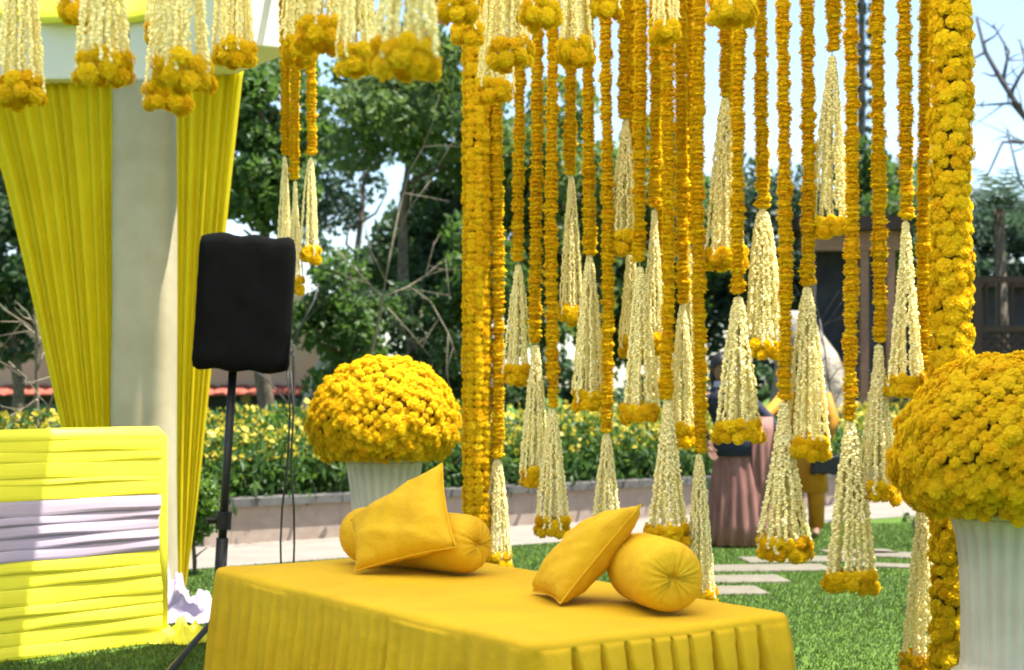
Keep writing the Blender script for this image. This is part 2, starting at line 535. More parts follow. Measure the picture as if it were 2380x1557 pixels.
def boulder(name, label, c, r, seed, group=None):
    rng = np.random.default_rng(seed)
    n1, n2 = 20, 14
    ph = rng.random(6) * 6
    V, Fc = [], []
    for j in range(n2 + 1):
        th = PI * j / n2
        for i in range(n1):
            a = 2 * PI * i / n1
            x, y, z = math.sin(th) * math.cos(a), math.sin(th) * math.sin(a), math.cos(th)
            k = 1 + .09 * math.sin(3 * x + ph[0]) * math.sin(4 * z + ph[1]) + .07 * math.sin(5 * y + ph[2]) + .05 * math.sin(7 * z + ph[3] + 3 * x)
            V.append((x * r[0] * k, y * r[1] * k, z * r[2] * k))
    for j in range(n2):
        for i in range(n1):
            Fc.append((j * n1 + i, (j + 1) * n1 + i, (j + 1) * n1 + (i + 1) % n1, j * n1 + (i + 1) % n1))
    o = obj(name, mesh(name, V, Fc, M['rock'], True), None, c)
    tag(o, label, 'boulder', group)
    return o


p = P(1878, 850, 20); o = boulder('boulder', 'large whitish rounded boulder beyond the flower bed beside the timber pavilion', (p.x, 20, .85), (.52, .5, 1.62), 3)
p = P(735, 790, 20); o = boulder('boulder', 'tall leaning sandy boulder beyond the flower bed beside the bare shrub', (p.x, 20, .9), (.24, .3, 1.95), 9)
o.rotation_euler = (0, .28, 0)

# ------------------------------------------------------------------ trees
tree('leafy_tree', 'dense dark green tree rising right behind the bright yellow drape', 615, 17, 60, 600, 170, 'leaf_mid', .12, 2600, 11, 30)
tree('leafy_tree', 'broad light green tree between the drape and the slim flower column', 950, 21, 40, 440, 260, 'leaf_light', .13, 1500, 12, 44, fill=.36)
tree('leafy_tree', 'bluish green tree with sky gaps beyond the broad light tree', 790, 26, 200, 800, 210, 'leaf_blue', .15, 1000, 13, 24, fill=.32)
tree('leafy_tree', 'dark evergreen beyond the slim flower column', 1030, 23, 330, 980, 170, 'leaf_dark', .15, 1800, 14, 34)
tree('leafy_tree', 'bushy green tree behind the first curtain garlands', 1270, 22, 130, 860, 210, 'leaf_light', .14, 1500, 15, 40)
tree('leafy_tree', 'dark green tree behind the middle curtain garlands', 1480, 24, 240, 960, 220, 'leaf_mid', .15, 1500, 16, 38)
tree('leafy_tree', 'thin blue green tree behind the later curtain garlands', 1735, 25, 330, 960, 200, 'leaf_blue', .15, 1100, 17, 30)
tree('leafy_tree', 'green tree behind the timber pavilion', 1985, 27, 320, 900, 200, 'leaf_mid', .16, 1300, 18, 30)
tree('leafy_tree', 'small green tree between timber pavilion and thick flower column', 2120, 25, 300, 960, 120, 'leaf_mid', .15, 1500, 19, 20)
tree('leafy_tree', 'blue green tree behind the palm and the lattice fence', 2350, 28, 400, 900, 220, 'leaf_blue', .17, 1300, 20, 24)
tree('leafy_tree', 'dark tree standing beyond the olive drape', 30, 24, 330, 860, 190, 'leaf_dark', .16, 1500, 21, 28)

tree('leafy_tree', 'low mid green tree beside the leaning sandy boulder', 800, 18.6, 520, 980, 120, 'leaf_mid', .12, 1700, 23, 26)
tree('leafy_tree', 'mid green bushy tree right behind the slim flower column', 1120, 19, 420, 960, 110, 'leaf_mid', .12, 1700, 24, 24)

# dark understorey shrubs between bed and trees
under = [(560, 21, 930, 60), (640, 20, 905, 60), (770, 20, 800, 80), (850, 19.5, 650, 90), (960, 19.5, 600, 90), (1050, 20, 640, 80), (1180, 20, 760, 80), (1290, 20, 790, 90), (1400, 20, 800, 90), (1510, 20.5, 830, 90),
         (1610, 21, 800, 70), (1760, 21.5, 820, 70), (2090, 23, 900, 60), (2200, 23.5, 880, 60), (30, 20, 960, 70), (2330, 22, 900, 80)]
for i, (u, Y, vt, hw) in enumerate(under):
    tree('evergreen_shrub', f'{ORD[i]} dark evergreen shrub behind the flower bed, counted from the speaker end', u, Y, vt, 1080, hw, 'leaf_dark', .11, 2300, 40 + i, 14, 'dark shrubs behind the flower bed', 'shrub', .04)

# flowering bushes in the bed
def bush(i, pos, w, h, seed, lime=False):
    rng = np.random.default_rng(seed)
    t = empty('flowering_bush', pos, f'{ORD[i[1]]} yellow flowering bush of the {["front", "back"][i[0]]} row in the bed, counted from the bright drape', 'bush', 'flowering bushes in the bed')
    n = int(1500 * w)
    C = np.stack([rng.normal(size=n) * w * .38, rng.normal(size=n) * .28, rng.random(n) ** .8 * h * (0.75 + .3 * rng.random(n))], 1)
    V, Fc = leaves_vf(C, .10, 2.6, rng, 1.6)
    obj('foliage', mesh('foliage', V, Fc, M['leaf_bed']), t)
    n = int(300 * w)
    C = np.stack([rng.normal(size=n) * w * .40, rng.normal(size=n) * .28 - .06, h * (.62 + .42 * rng.random(n))], 1)
    V, Fc = leaves_vf(C, .065, 1.2, rng, .3)
    obj('blossoms', mesh('blossoms', V, Fc, M['petal_yellow']), t)
    n = int(300 * w)
    C = np.stack([rng.normal(size=n) * w * .42, rng.normal(size=n) * .28 - .05, h * (.35 + .6 * rng.random(n))], 1)
    V, Fc = leaves_vf(C, .10, 2.4, rng, 1.2)
    obj('young_leaves', mesh('young_leaves', V, Fc, M['leaf_lime']), t)
    mb = MB()
    for k in range(7):
        a = rng.normal() * w * .3
        mb.tube([(a * .4, 0, -.02), (a, rng.normal() * .1, h * .7)], [.012, .005], n=4)
    mb.build('stem', M['bark'], t)


k = 0
for r in range(2):
    s = -1.0 + r * .4; j = 0
    while s < 13.5:
        w = .85 + .3 * random.random()
        c = WA + WD * s + WN * (.62 + r * .75)
        bush((r, j), (c.x, c.y, .29), w, .62 + .2 * random.random() + .14 * r, 200 + k)
        s += w * .85; k += 1; j += 1

# clipped hedge shrub beside the bright drape, small plants by the right column
tree('tall_shrub', 'narrow bright green shrub at the foot of the bright yellow drape', 452, 11.6, 1030, 1400, 54, 'leaf_lime', .05, 7500, 77, 46, None, 'shrub', .02, fill=.5)
tree('leafy_plant', 'small dark leafy plant on the lawn beside the thick flower column', 2130, 13.6, 1185, 1245, 60, 'leaf_bed', .07, 3600, 78, 8, None, 'plant', .02)
tree('leafy_plant', 'low green plant against the planter wall beyond the second person', 1965, 16.2, 950, 1130, 40, 'leaf_mid', .08, 2400, 79, 8, None, 'plant', .02)

# bare shrub before the trees
def bare(name, label, segs, Y, r0, mat, cat='shrub', extra=3, seed=1):
    rng = np.random.default_rng(seed)
    b = P(*segs[0][0], Y)
    t = empty(name, (b.x, Y, 0), label, cat)
    for idx, s in enumerate(segs):
        pts = [P(u, v, Y + .25 * math.sin(i * 1.7 + idx * 2.1)) - Vector((b.x, Y, 0)) for i, (u, v) in enumerate(s)]
        if idx == 0: pts[0] = Vector((0, 0, -.03)); 
        r = r0 if idx == 0 else r0 * .5
        mb = MB()
        mb.tube(pts, [r * (1 - .65 * i / (len(pts) - 1)) for i in range(len(pts))], n=6)
        for q in range(extra):
            i = rng.integers(0, len(pts) - 1)
            if idx == 0 and i == 0: continue
            p0 = pts[i].lerp(pts[i + 1], rng.random())
            d = (pts[i + 1] - pts[i]).normalized() + Vector(rng.normal(size=3)) * .7
            e = p0 + d * .35
            mb.tube([p0, p0.lerp(e, .5) + Vector(rng.normal(size=3)) * .03, e], [r * .4, r * .25, r * .1], n=4)
        mb.build('trunk' if idx == 0 else 'branch', M[mat], t, smooth=True)
    return t


bare('bare_shrub', 'bare pale branching shrub standing behind the smaller flower dome',
     [[(855, 1180), (862, 830), (885, 720), (905, 600), (925, 500), (950, 400), (985, 340)], [(885, 690), (840, 640), (800, 600), (770, 560)], [(892, 690), (950, 665), (990, 640), (1010, 560)],
      [(950, 665), (1000, 700), (1040, 770), (1062, 830)], [(895, 650), (860, 580), (845, 520)], [(900, 715), (960, 780), (1000, 830)], [(990, 640), (1035, 600), (1045, 690)], [(915, 560), (955, 480), (1000, 420)]],
     16.5, .019, 'bark_pale', extra=3, seed=4)
bare('bare_sapling', 'thin dark bare sapling standing behind the black speaker', [[(678, 1190), (680, 1000), (682, 860), (682, 800)], [(682, 800), (700, 755), (730, 700), (740, 660)], [(682, 830), (665, 790), (660, 740)]], 16, .03, 'bark_grey', extra=3, seed=6)
bare('bare_tree', 'leafless grey tree with fine twigs behind the palm', [[(2420, 900), (2430, 560), (2400, 300), (2330, 190), (2290, 120), (2270, 40)], [(2390, 285), (2350, 240), (2268, 245)], [(2330, 190), (2345, 120), (2310, 60)],
      [(2400, 330), (2330, 330), (2290, 420)], [(2425, 500), (2370, 420), (2340, 300)], [(2350, 215), (2385, 150), (2370, 90)]], 24, .07, 'bark_grey', 'tree', extra=7, seed=8)
bare('bare_twig', 'dark twiggy sapling in front of the whitish boulder', [[(1950, 1110), (1945, 960), (1925, 890), (1918, 820), (1905, 740)], [(1925, 890), (1945, 860), (1965, 845)], [(1918, 830), (1895, 860)], [(1912, 790), (1900, 770), (1880, 745)]], 17.5, .018, 'bark_grey', extra=4, seed=9)
bare('bare_twig', 'bare twigs of a sapling beyond the olive drape', [[(88, 1200), (85, 990), (85, 780), (80, 700)], [(85, 900), (50, 870), (20, 840)], [(85, 860), (110, 800), (40, 740)], [(86, 930), (40, 960), (15, 970)], [(88, 1000), (120, 930), (140, 850)]], 14, .03, 'bark_pale', extra=4, seed=10)

# palm right, beaded conifer behind curtain
def palm(u, Y, vtop, label):
    rng = np.random.default_rng(31)
    b = P(u, 900, Y); H = CAMZ + (HOR - vtop) / F * Y - .5
    t = empty('palm_tree', (b.x, Y, 0), label, 'palm')
    MB().tube([(0, 0, -.05), (.05, 0, H * .5), (0, 0, H)], [.11, .085, .07], n=10).build('trunk', M['bark'], t, smooth=True)
    for k in range(26):
        a = 2 * PI * k / 26 + rng.normal() * .1; el = .15 + 1.1 * rng.random(); Lf = 1.0 + .45 * rng.random()
        V, Fc = [], []
        pr = []
        for i in range(11):
            s = i / 10
            x = Lf * s * math.cos(el) ; z = Lf * s * math.sin(el) - .55 * Lf * s * s
            pr.append(Vector((math.cos(a) * x, math.sin(a) * x, H + z)))
        side = Vector((-math.sin(a), math.cos(a), 0))
        for i in range(1, 10):
            for sg in (-1, 1):
                p0 = pr[i]; q = p0 + side * sg * .30 * (1 - .06 * i) + (pr[i + 1] - pr[i]) * 1.6 + Vector((0, 0, -.06))
                w = (pr[i + 1] - pr[i]) * .28
                o = len(V); V += [tuple(p0 - w), tuple(p0 + w), tuple(q)]; Fc.append((o, o + 1, o + 2))
        obj('frond', mesh('frond', V, Fc, M['leaf_blue']), t)


palm(2322, 21, 400, 'palm with spiky blue green fronds behind the lattice fence')


def beaded(u, Y, vtop):
    rng = np.random.default_rng(33)
    b = P(u, 900, Y); H = CAMZ + (HOR - vtop) / F * Y
    t = empty('slender_conifer', (b.x, Y, 0), 'slender tiered conifer rising above the timber pavilion', 'tree')
    MB().tube([(0, 0, -.05), (0, 0, H)], [.12, .05], n=8).build('trunk', M['bark_grey'], t)
    z = 2.6; C = []
    while z < H:
        for k in range(8):
            a = 2 * PI * k / 8 + z
            for q in range(16):
                rr = .13 + .06 * rng.random()
                C.append((math.cos(a) * rr, math.sin(a) * rr, z + rng.normal() * .025))
        z += .235
    V, Fc = leaves_vf(np.array(C), .09, 2, rng)
    obj('crown', mesh('crown', V, Fc, M['leaf_blue']), t)


beaded(2003, 27, -60)

# ------------------------------------------------------------------ white pavilion corner with drapes
PY = 10.5
pv = empty('white_pavilion', (P(342, 900, PY).x, PY, 0), 'white cloth-wrapped pavilion pillar with pale beams above it', 'pavilion')
x0 = P(342, 900, PY).x


def pillar():
    w = .205
    V, Fc = [], []
    n, rows = 48, 26
    for j in range(rows + 1):
        z = 3.44 * j / rows
        for i in range(n):
            t = 2 * PI * i / n
            c, s = math.cos(t), math.sin(t)
            e = 5
            r = 1 / ((abs(c) ** e + abs(s) ** e) ** (1 / e))
            k = w * r + .006 * math.sin(t * 5 + z * .8) + .005 * math.sin(t * 9 - z * 1.9 + 1) + .004 * math.sin(z * 5 + t * 2)
            V.append((k * c, k * s, z))
    for j in range(rows):
        for i in range(n):
            Fc.append((j * n + i, j * n + (i + 1) % n, (j + 1) * n + (i + 1) % n, (j + 1) * n + i))
    return V, Fc


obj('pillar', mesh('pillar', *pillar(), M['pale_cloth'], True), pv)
o = MB().box(-3.4, -.095, -.22, .2, 3.445, 3.84).build('beam', M['beam_white'], pv); bevel(o, .012)
MB().box(-3.4, -.095, -.235, -.221, 3.80, 3.845).build('beam_trim', M['beam_white'], pv)
o = MB().box(-.075, .29, -.2, .25, 3.442, 3.86).build('capital', M['beam_white'], pv); bevel(o, .012)
# second beam comes towards the mandap
e0 = Vector((.27, -.02, 0)); e1 = Vector((1.02, -1.1, 0)); bd = (e1 - e0).normalized(); bn = Vector((-bd.y, bd.x, 0)) * .16
V = []
for z in (3.46, 4.05):
    for q in (e0 + bn, e0 - bn, e1 - bn, e1 + bn): V.append((q.x, q.y, z))
o = obj('beam', mesh('beam', V, [(0, 1, 2, 3), (4, 7, 6, 5), (0, 4, 5, 1), (1, 5, 6, 2), (2, 6, 7, 3), (3, 7, 4, 0)], M['beam_white']), pv); bevel(o, .012)


def swag():
    V, Fc = [], []
    n, r = 60, 8
    for j in range(r + 1):
        for i in range(n + 1):
            x = -3.5 + 3.85 * i / n
            t = j / r
            V.append((x, -.30 + .06 * math.sin(x * 9 + t * 2) * t + .5 * (1 - t), 4.62 - .80 * t + .03 * math.sin(x * 4)))
    for j in range(r):
        for i in range(n):
            a = j * (n + 1) + i; Fc.append((a, a + 1, a + n + 2, a + n + 1))
    return V, Fc


o = obj('roof_cloth', mesh('roof_cloth', *swag(), M['lemon_panel'], True), pv)
o.modifiers.new('solid', 'SOLIDIFY').thickness = .004


def drape(name, label, left, right, Y, mat, npl, seed, z0=None):
    """left/right: edge polylines [(u,v),...] from top to bottom on plane Y"""
    def at(poly, s):
        vs_ = [q[1] for q in poly]; v = vs_[0] + (vs_[-1] - vs_[0]) * s
        for a, b in zip(poly, poly[1:]):
            if a[1] <= v <= b[1]:
                t = (v - a[1]) / (b[1] - a[1] + 1e-9); return a[0] + (b[0] - a[0]) * t, v
        return poly[-1]
    rng = np.random.default_rng(seed)
    nx, ny = npl * 8, 40
    ph = rng.random(npl + 2) * .5
    base = P(left[-1][0], 900, Y); base.z = 0
    V, Fc = [], []
    for j in range(ny + 1):
        s = j / ny
        lu, lv = at(left, s); ru, rv = at(right, s)
        wpx = abs(ru - lu) / F * Y
        for i in range(nx + 1):
            t = i / nx
            tt = t + .022 * math.sin(t * 17 + seed) + .006 * math.sin(t * 31 + s * 2)
            k = tt * npl
            amp = min(.03, .009 + wpx / npl * .20)
            d = amp * (1.2 * math.sin(k * 2 * PI) + .35 * math.sin(k * 2.9 + s * 2.2 + seed)) + .02 * math.sin(s * 5 + t * 4)
            q = P(lu + (ru - lu) * t, lv + (rv - lv) * t, Y) - base
            V.append((q.x, q.y + d, max(q.z, .01)))
    for j in range(ny):
        for i in range(nx):
            a = j * (nx + 1) + i; Fc.append((a, a + 1, a + nx + 2, a + nx + 1))
    o = obj(name, mesh(name, V, Fc, M[mat], True), None, base)
    o.modifiers.new('solid', 'SOLIDIFY').thickness = .003
    return tag(o, label, 'drape')


drape('yellow_drape', 'olive yellow pleated drape gathered towards the base, on the shaded side of the pillar', [(-60, 187), (10, 430), (145, 1005), (190, 1250), (215, 1380)], [(271, 187), (270, 600), (264, 1005), (258, 1250), (250, 1380)], 10.42, 'lemon', 11, 3)
drape('yellow_drape', 'bright yellow pleated drape tapering to the ground, on the sunny side of the pillar', [(412, 150), (412, 700), (412, 1100), (414, 1250), (417, 1383)], [(568, 150), (540, 400), (490, 850), (455, 1180), (428, 1383)], 10.22, 'lemon', 7, 5)

# ------------------------------------------------------------------ pleated yellow and white panel
A_, B_ = G(-60, 1543), G(356, 1490)
pd = (B_ - A_); PL = pd.length; pa = math.atan2(pd.y, pd.x)
panel = empty('pleated_panel', A_, 'upright panel of lemon yellow and white pleated cloth in front of the pillar', 'panel', rz=pa)


def pleat_band(z0, z1, npl, seed, amp=.016):
    rng = np.random.default_rng(seed)
    nx, per = 30, 7
    V, Fc = [], []
    cuts = np.sort(np.concatenate([[0, 1], (np.arange(1, npl) + rng.normal(size=npl - 1) * .12) / npl]))
    sl = rng.normal(size=npl + 1) * .012
    prof = [(0, 0), (.06, .75), (.25, 1.0), (.6, .8), (.88, .45), (.97, .15)]
    rows = []
    for p in range(npl):
        for (f, d) in prof:
            rows.append((p, cuts[p] + (cuts[p + 1] - cuts[p]) * f, d))
    rows.append((npl - 1, 1.0, 0))
    for (p, f, d) in rows:
        for i in range(nx + 1):
            t = i / nx
            z = z0 + (z1 - z0) * f
            if 0 < f < 1: z += sl[p] * (t - .5) + .004 * math.sin(t * 9 + p * 2.1)
            a = amp * (.75 + .35 * math.sin(t * 5 + p * 1.9 + seed))
            x = PL * t + .012 * math.sin(z * 8)
            V.append((x, -.075 - a * d, z))
    for j in range(len(rows) - 1):
        for i in range(nx):
            a = j * (nx + 1) + i; Fc.append((a, a + 1, a + nx + 2, a + nx + 1))
    return V, Fc


obj('pleated_cloth', mesh('pleated_cloth', *pleat_band(0.0, .505, 7, 1, .012), M['lemon_panel'], False), panel)
obj('pleated_cloth', mesh('pleated_cloth', *pleat_band(.507, .815, 5, 2, .014), M['white_cloth'], False), panel)
obj('pleated_cloth', mesh('pleated_cloth', *pleat_band(.817, 1.13, 5, 3, .007), M['lemon_panel'], False), panel)
o = MB().box(0, PL, -.07, .10, 0.0, 1.128).build('frame', M['lemon_panel'], panel)
V, Fc = tube_vf([(0, -.03, 1.135), (PL * .5, -.03, 1.137), (PL + .004, -.03, 1.136), (PL + .014, -.03, 1.125), (PL + .016, -.03, .6), (PL + .016, -.03, .0)], .05, n=12)
obj('rolled_edge', mesh('rolled_edge', V, Fc, M['lemon_panel'], True), panel)

# crumpled cloths on the grass
def crumple(name, label, c, rx, ry, h, mat, seed, rz=0):
    rng = np.random.default_rng(seed)
    n = 34; ph = rng.random(8) * 6
    V, Fc = [], []
    for j in range(n + 1):
        for i in range(n + 1):
            x, y = i / n * 2 - 1, j / n * 2 - 1
            r = math.sqrt(x * x + y * y)
            e = 1 + .18 * math.sin(3 * math.atan2(y, x) + ph[0]) + .1 * math.sin(5 * math.atan2(y, x) + ph[1])
            k = max(0, 1 - r / e)
            f = .55 + .25 * math.sin(9 * x + 4 * y + ph[2]) + .25 * math.sin(5 * x - 11 * y + ph[3]) + .12 * math.sin(19 * x + 13 * y + ph[4])
            V.append((x * rx * (1 if k > 0 else e / max(r, .01)), y * ry * (1 if k > 0 else e / max(r, .01)), h * k ** .55 * f + .006))
    for j in range(n):
        for i in range(n):
            a = j * (n + 1) + i; Fc.append((a, a + 1, a + n + 2, a + n + 1))
    o = obj(name, mesh(name, V, Fc, M[mat], True), None, c, (0, 0, rz))
    return tag(o, label, 'cloth')


p = G(430, 1432); crumple('crumpled_cloth', 'bright white crumpled cloth lying on the grass beside the pleated panel', (p.x, p.y, 0), .24, .35, .20, 'white_cloth', 5)
p = G(385, 1400); crumple('crumpled_cloth', 'white cloth tail trailing from the foot of the pillar', (p.x, p.y, 0), .14, .3, .30, 'white_cloth', 8)
p = G(425, 1488); crumple('crumpled_cloth', 'lemon yellow crumpled cloth on the grass at the corner of the pleated panel', (p.x, p.y, 0), .15, .2, .14, 'lemon_panel', 6)

# ------------------------------------------------------------------ black speaker on tripod
SY = 8.75
foot = G(503, 0 + HOR + CAMZ * F / SY)
top = P(541, 862, SY)
axis = (top - foot).normalized()
st = empty('speaker_stand', foot, 'black tripod speaker stand leaning behind the corner of the yellow daybed', 'stand')
T = top - foot
MB().tube([axis * .30, T + axis * .05], .024, n=12).build('pole', M['black_metal'], st, smooth=True)
MB().tube([axis * .08, axis * .55], .034, n=12).build('sleeve', M['black_metal'], st, smooth=True)
MB().tube([axis * .60, axis * .70], .045, n=12).build('collar', M['black_metal'], st)
MB().tube([axis * .65, axis * .65 + Vector((-.09, -.03, .0))], [.014, .022], n=8).build('knob', M['black_metal'], st)
for a, ll in ((-1.57, 1.3), (.35, .55), (1.25, .55)):
    e = Vector((math.cos(a) * ll, math.sin(a) * ll, .012))
    MB().tube([axis * (.11 if ll > 1 else .24), e], [.017, .017], n=8).build('leg', M['black_metal'], st)
    if ll < 1: MB().tube([axis * .09, axis * .24 + (e - axis * .24) * .45], .009, n=6).build('brace', M['black_metal'], st)


def soft_box(w, d, h, mat_name, name, parent=None, **k):
    n = 14
    V, Fc, idx = [], [], {}
    def vid(p):
        key = tuple(round(x, 5) for x in p)
        if key not in idx: idx[key] = len(V); V.append(p)
        return idx[key]
    def shape(x, y, z):
        e = 16
        r = (abs(x) ** e + abs(y) ** e + abs(z) ** e) ** (1 / e)
        x, y, z = x / r, y / r, z / r
        wob = .004 * math.sin(7 * z + 5 * x) + .004 * math.sin(11 * x - 6 * z + 4 * y) + .003 * math.sin(17 * z + 3 * x)
        fl = 1 + .03 * max(0, -z - .75) * 4
        return ((x * w / 2) * fl * (1 + wob), (y * d / 2) * fl * (1 + wob), z * h / 2 + .008 * math.sin(9 * x) * (1 if abs(z) > .8 else 0))
    for ax in range(3):
        for sg in (-1, 1):
            for i in range(n):
                for j in range(n):
                    q = []
                    for (a, b) in ((i, j), (i + 1, j), (i + 1, j + 1), (i, j + 1)):
                        c = [0, 0, 0]; c[ax] = sg; c[(ax + 1) % 3] = a / n * 2 - 1; c[(ax + 2) % 3] = b / n * 2 - 1
                        q.append(vid(shape(*c)))
                    Fc.append(tuple(q) if sg > 0 else tuple(q[::-1]))
    return obj(name, mesh(name, V, Fc, M[mat_name], True), parent, **k)


tilt = math.atan2(axis.x, axis.z)
spk = empty('loudspeaker', top + axis * .005, 'black cloth-covered loudspeaker tilted on a tripod stand beside the bright drape', 'speaker')
spk.rotation_euler = (0, tilt, 0.0)
soft_box(.53, .34, .758, 'black_cloth', 'cabinet', spk, loc=(.048, 0, .376), rot=(0, 0, .12))
MB().tube([(.0, 0, 0), (0, 0, .05)], .04, n=12).build('socket', M['black_metal'], spk)
# two hanging leads
for (pts, lab) in (([(668, 862), (674, 960), (668, 1080), (656, 1180), (652, 1260), (655, 1400), (640, 1500)], 'thin black lead hanging from the speaker, bowing towards the pole'),
                   ([(676, 862), (682, 960), (676, 1080), (683, 1180), (684, 1260), (680, 1400), (670, 1500)], 'thin black lead hanging straight down from the speaker behind the daybed')):
    q = [P(u, v, SY + .15) for (u, v) in pts]; q[-1].z = .01
    o = MB().tube(q, .0065, n=6).build('speaker_cable', M['cable'], None, True)
    tag(o, lab, 'cable')

# ------------------------------------------------------------------ yellow daybed
TZ = .53
TC = [G(484, 1317, TZ), G(1215, 1492, TZ), G(1872, 1428, TZ), G(1008, 1285, TZ)]
ctr = sum(TC, Vector()) / 4
e1 = ((TC[1] - TC[0]) + (TC[2] - TC[3])).normalized()          # long axis (towards camera, right)
e2 = Vector((-e1.y, e1.x, 0))
if e2.dot(TC[2] - TC[1]) < 0: e2 = -e2
Lh = (((TC[1] - TC[0]).length + (TC[2] - TC[3]).length) / 4)
Wh = (((TC[2] - TC[1]).length + (TC[3] - TC[0]).length) / 4)
dayang = math.atan2(e1.y, e1.x)
bed = empty('daybed', (ctr.x, ctr.y, 0), 'low wooden daybed under the golden yellow cover', 'daybed', rz=dayang)
MB().box(-Lh + .03, Lh - .03, -Wh + .03, Wh - .03, TZ - .09, TZ - .012).build('platform', M['wood_tan'], bed)
for sx in (-1, 1):
    for sy in (-1, 1):
        MB().box(sx * (Lh - .12) - .04, sx * (Lh - .12) + .04, sy * (Wh - .12) - .04, sy * (Wh - .12) + .04, 0, TZ - .092).build('leg', M['wood_tan'], bed)


def cover():
    """rounded rectangle; local x along the long axis, the -y side is AB seen from the front left"""
    rc = .075
    per = []
    step = .008
    a, b = Lh - rc, Wh - rc
    def line(p, q):
        n = max(2, int((Vector(q) - Vector(p)).length / step))
        for i in range(n): per.append((p[0] + (q[0] - p[0]) * i / n, p[1] + (q[1] - p[1]) * i / n))
    def arc(cx, cy, t0):
        for i in range(12):
            t = t0 + PI / 2 * i / 12; per.append((cx + rc * math.cos(t), cy + rc * math.sin(t)))
    line((-a, -Wh), (a, -Wh)); arc(a, -b, -PI / 2)
    line((Lh, -b), (Lh, b)); arc(a, b, 0)
    line((a, Wh), (-a, Wh)); arc(-a, b, PI / 2)
    line((-Lh, b), (-Lh, -b)); arc(-a, -b, PI)
    n = len(per)
    V, Fc = [], []
    # outward normals
    N = []
    for i in range(n):
        p, q = per[i - 1], per[(i + 1) % n]
        d = Vector((q[0] - p[0], q[1] - p[1])).normalized(); N.append((d.y, -d.x))
    s = [0]
    for i in range(1, n): s.append(s[-1] + math.hypot(per[i][0] - per[i - 1][0], per[i][1] - per[i - 1][1]))
    def pleat(i, dr):
        x, y = per[i]
        if x > Lh - .02 and abs(y) < Wh - .05:       # short front side: deep box pleats
            k = (y + Wh) / .112 + .25 * math.sin(y * 7) + .1 * math.sin(y * 19)
            f = k - math.floor(k)
            prof = 1 - max(0, 1 - abs(f - .5) / (.07 + .24 * dr)) ** .6
            return .075 * (prof - .7) + .004 * math.sin(y * 60)
        if y < -Wh + .02:                            # long side: soft shallow folds with one deep crease
            k = x * 11 + 1.2 * math.sin(x * 2.3)
            v = .014 * math.sin(k * 2 * PI / 1.05) + .008 * math.sin(k * 3.7 + 1)
            c = x - (Lh - .98)
            return v - .035 * math.exp(-(c / .012) ** 2)
        return .012 * math.sin(s[i] * 60)
    rows = []
    for t in (0.0, .08, .16, .24, .32, .4, .48, .56, .64, .72, .8, .87, .93, .97, 1.0): rows.append(('top', t))
    for t in (.3, .6, .85, 1.0): rows.append(('round', t))
    for t in (.02, .05, .09, .14, .22, .34, .5, .7, .85, 1.0): rows.append(('skirt', t))
    rr = .032
    for (kind, t) in rows:
        for i in range(n):
            x, y = per[i]; nx, ny = N[i]
            if kind == 'top':
                X, Yy = x * max(t, .004) - nx * rr * t, y * max(t, .004) - ny * rr * t
                z = TZ + .004 * math.sin(X * 3.1 + 1) * math.sin(Yy * 4.3) * (1 - t * .5) + .0022 * math.sin(X * 9 + Yy * 6) + .0035 * max(0, math.sin(X * 5.3 - Yy * 3.1 + .7)) ** 6 + .003 * max(0, math.sin(X * 2.1 + Yy * 7.7 + 2.2)) ** 8
            elif kind == 'round':
                q = t * PI / 2
                X, Yy = x - nx * rr * (1 - math.sin(q)), y - ny * rr * (1 - math.sin(q))
                z = TZ - rr * (1 - math.cos(q)) + .005 * math.sin(s[i] * 7 + 1) * math.sin(s[i] * 2.3)
            else:
                g = min(1, t / .25) ** .7 if (per[i][0] > Lh - .02) else min(1, t / .55) ** 1.1
                off = pleat(i, t) * g + (.05 * t if kind == 'skirt' else 0)
                X, Yy = x + nx * off, y + ny * off
                z = (TZ - rr) * (1 - t) + .008
            V.append((X, Yy, z))
    for j in range(len(rows) - 1):
        for i in range(n):
            Fc.append((j * n + i, (j + 1) * n + i, (j + 1) * n + (i + 1) % n, j * n + (i + 1) % n))
    return V, Fc


o = obj('daybed_cover', mesh('daybed_cover', *cover(), M['cloth'], True), None, (ctr.x, ctr.y, 0), (0, 0, dayang))
tag(o, 'golden yellow cloth with pleated skirt covering the low daybed', 'cover')


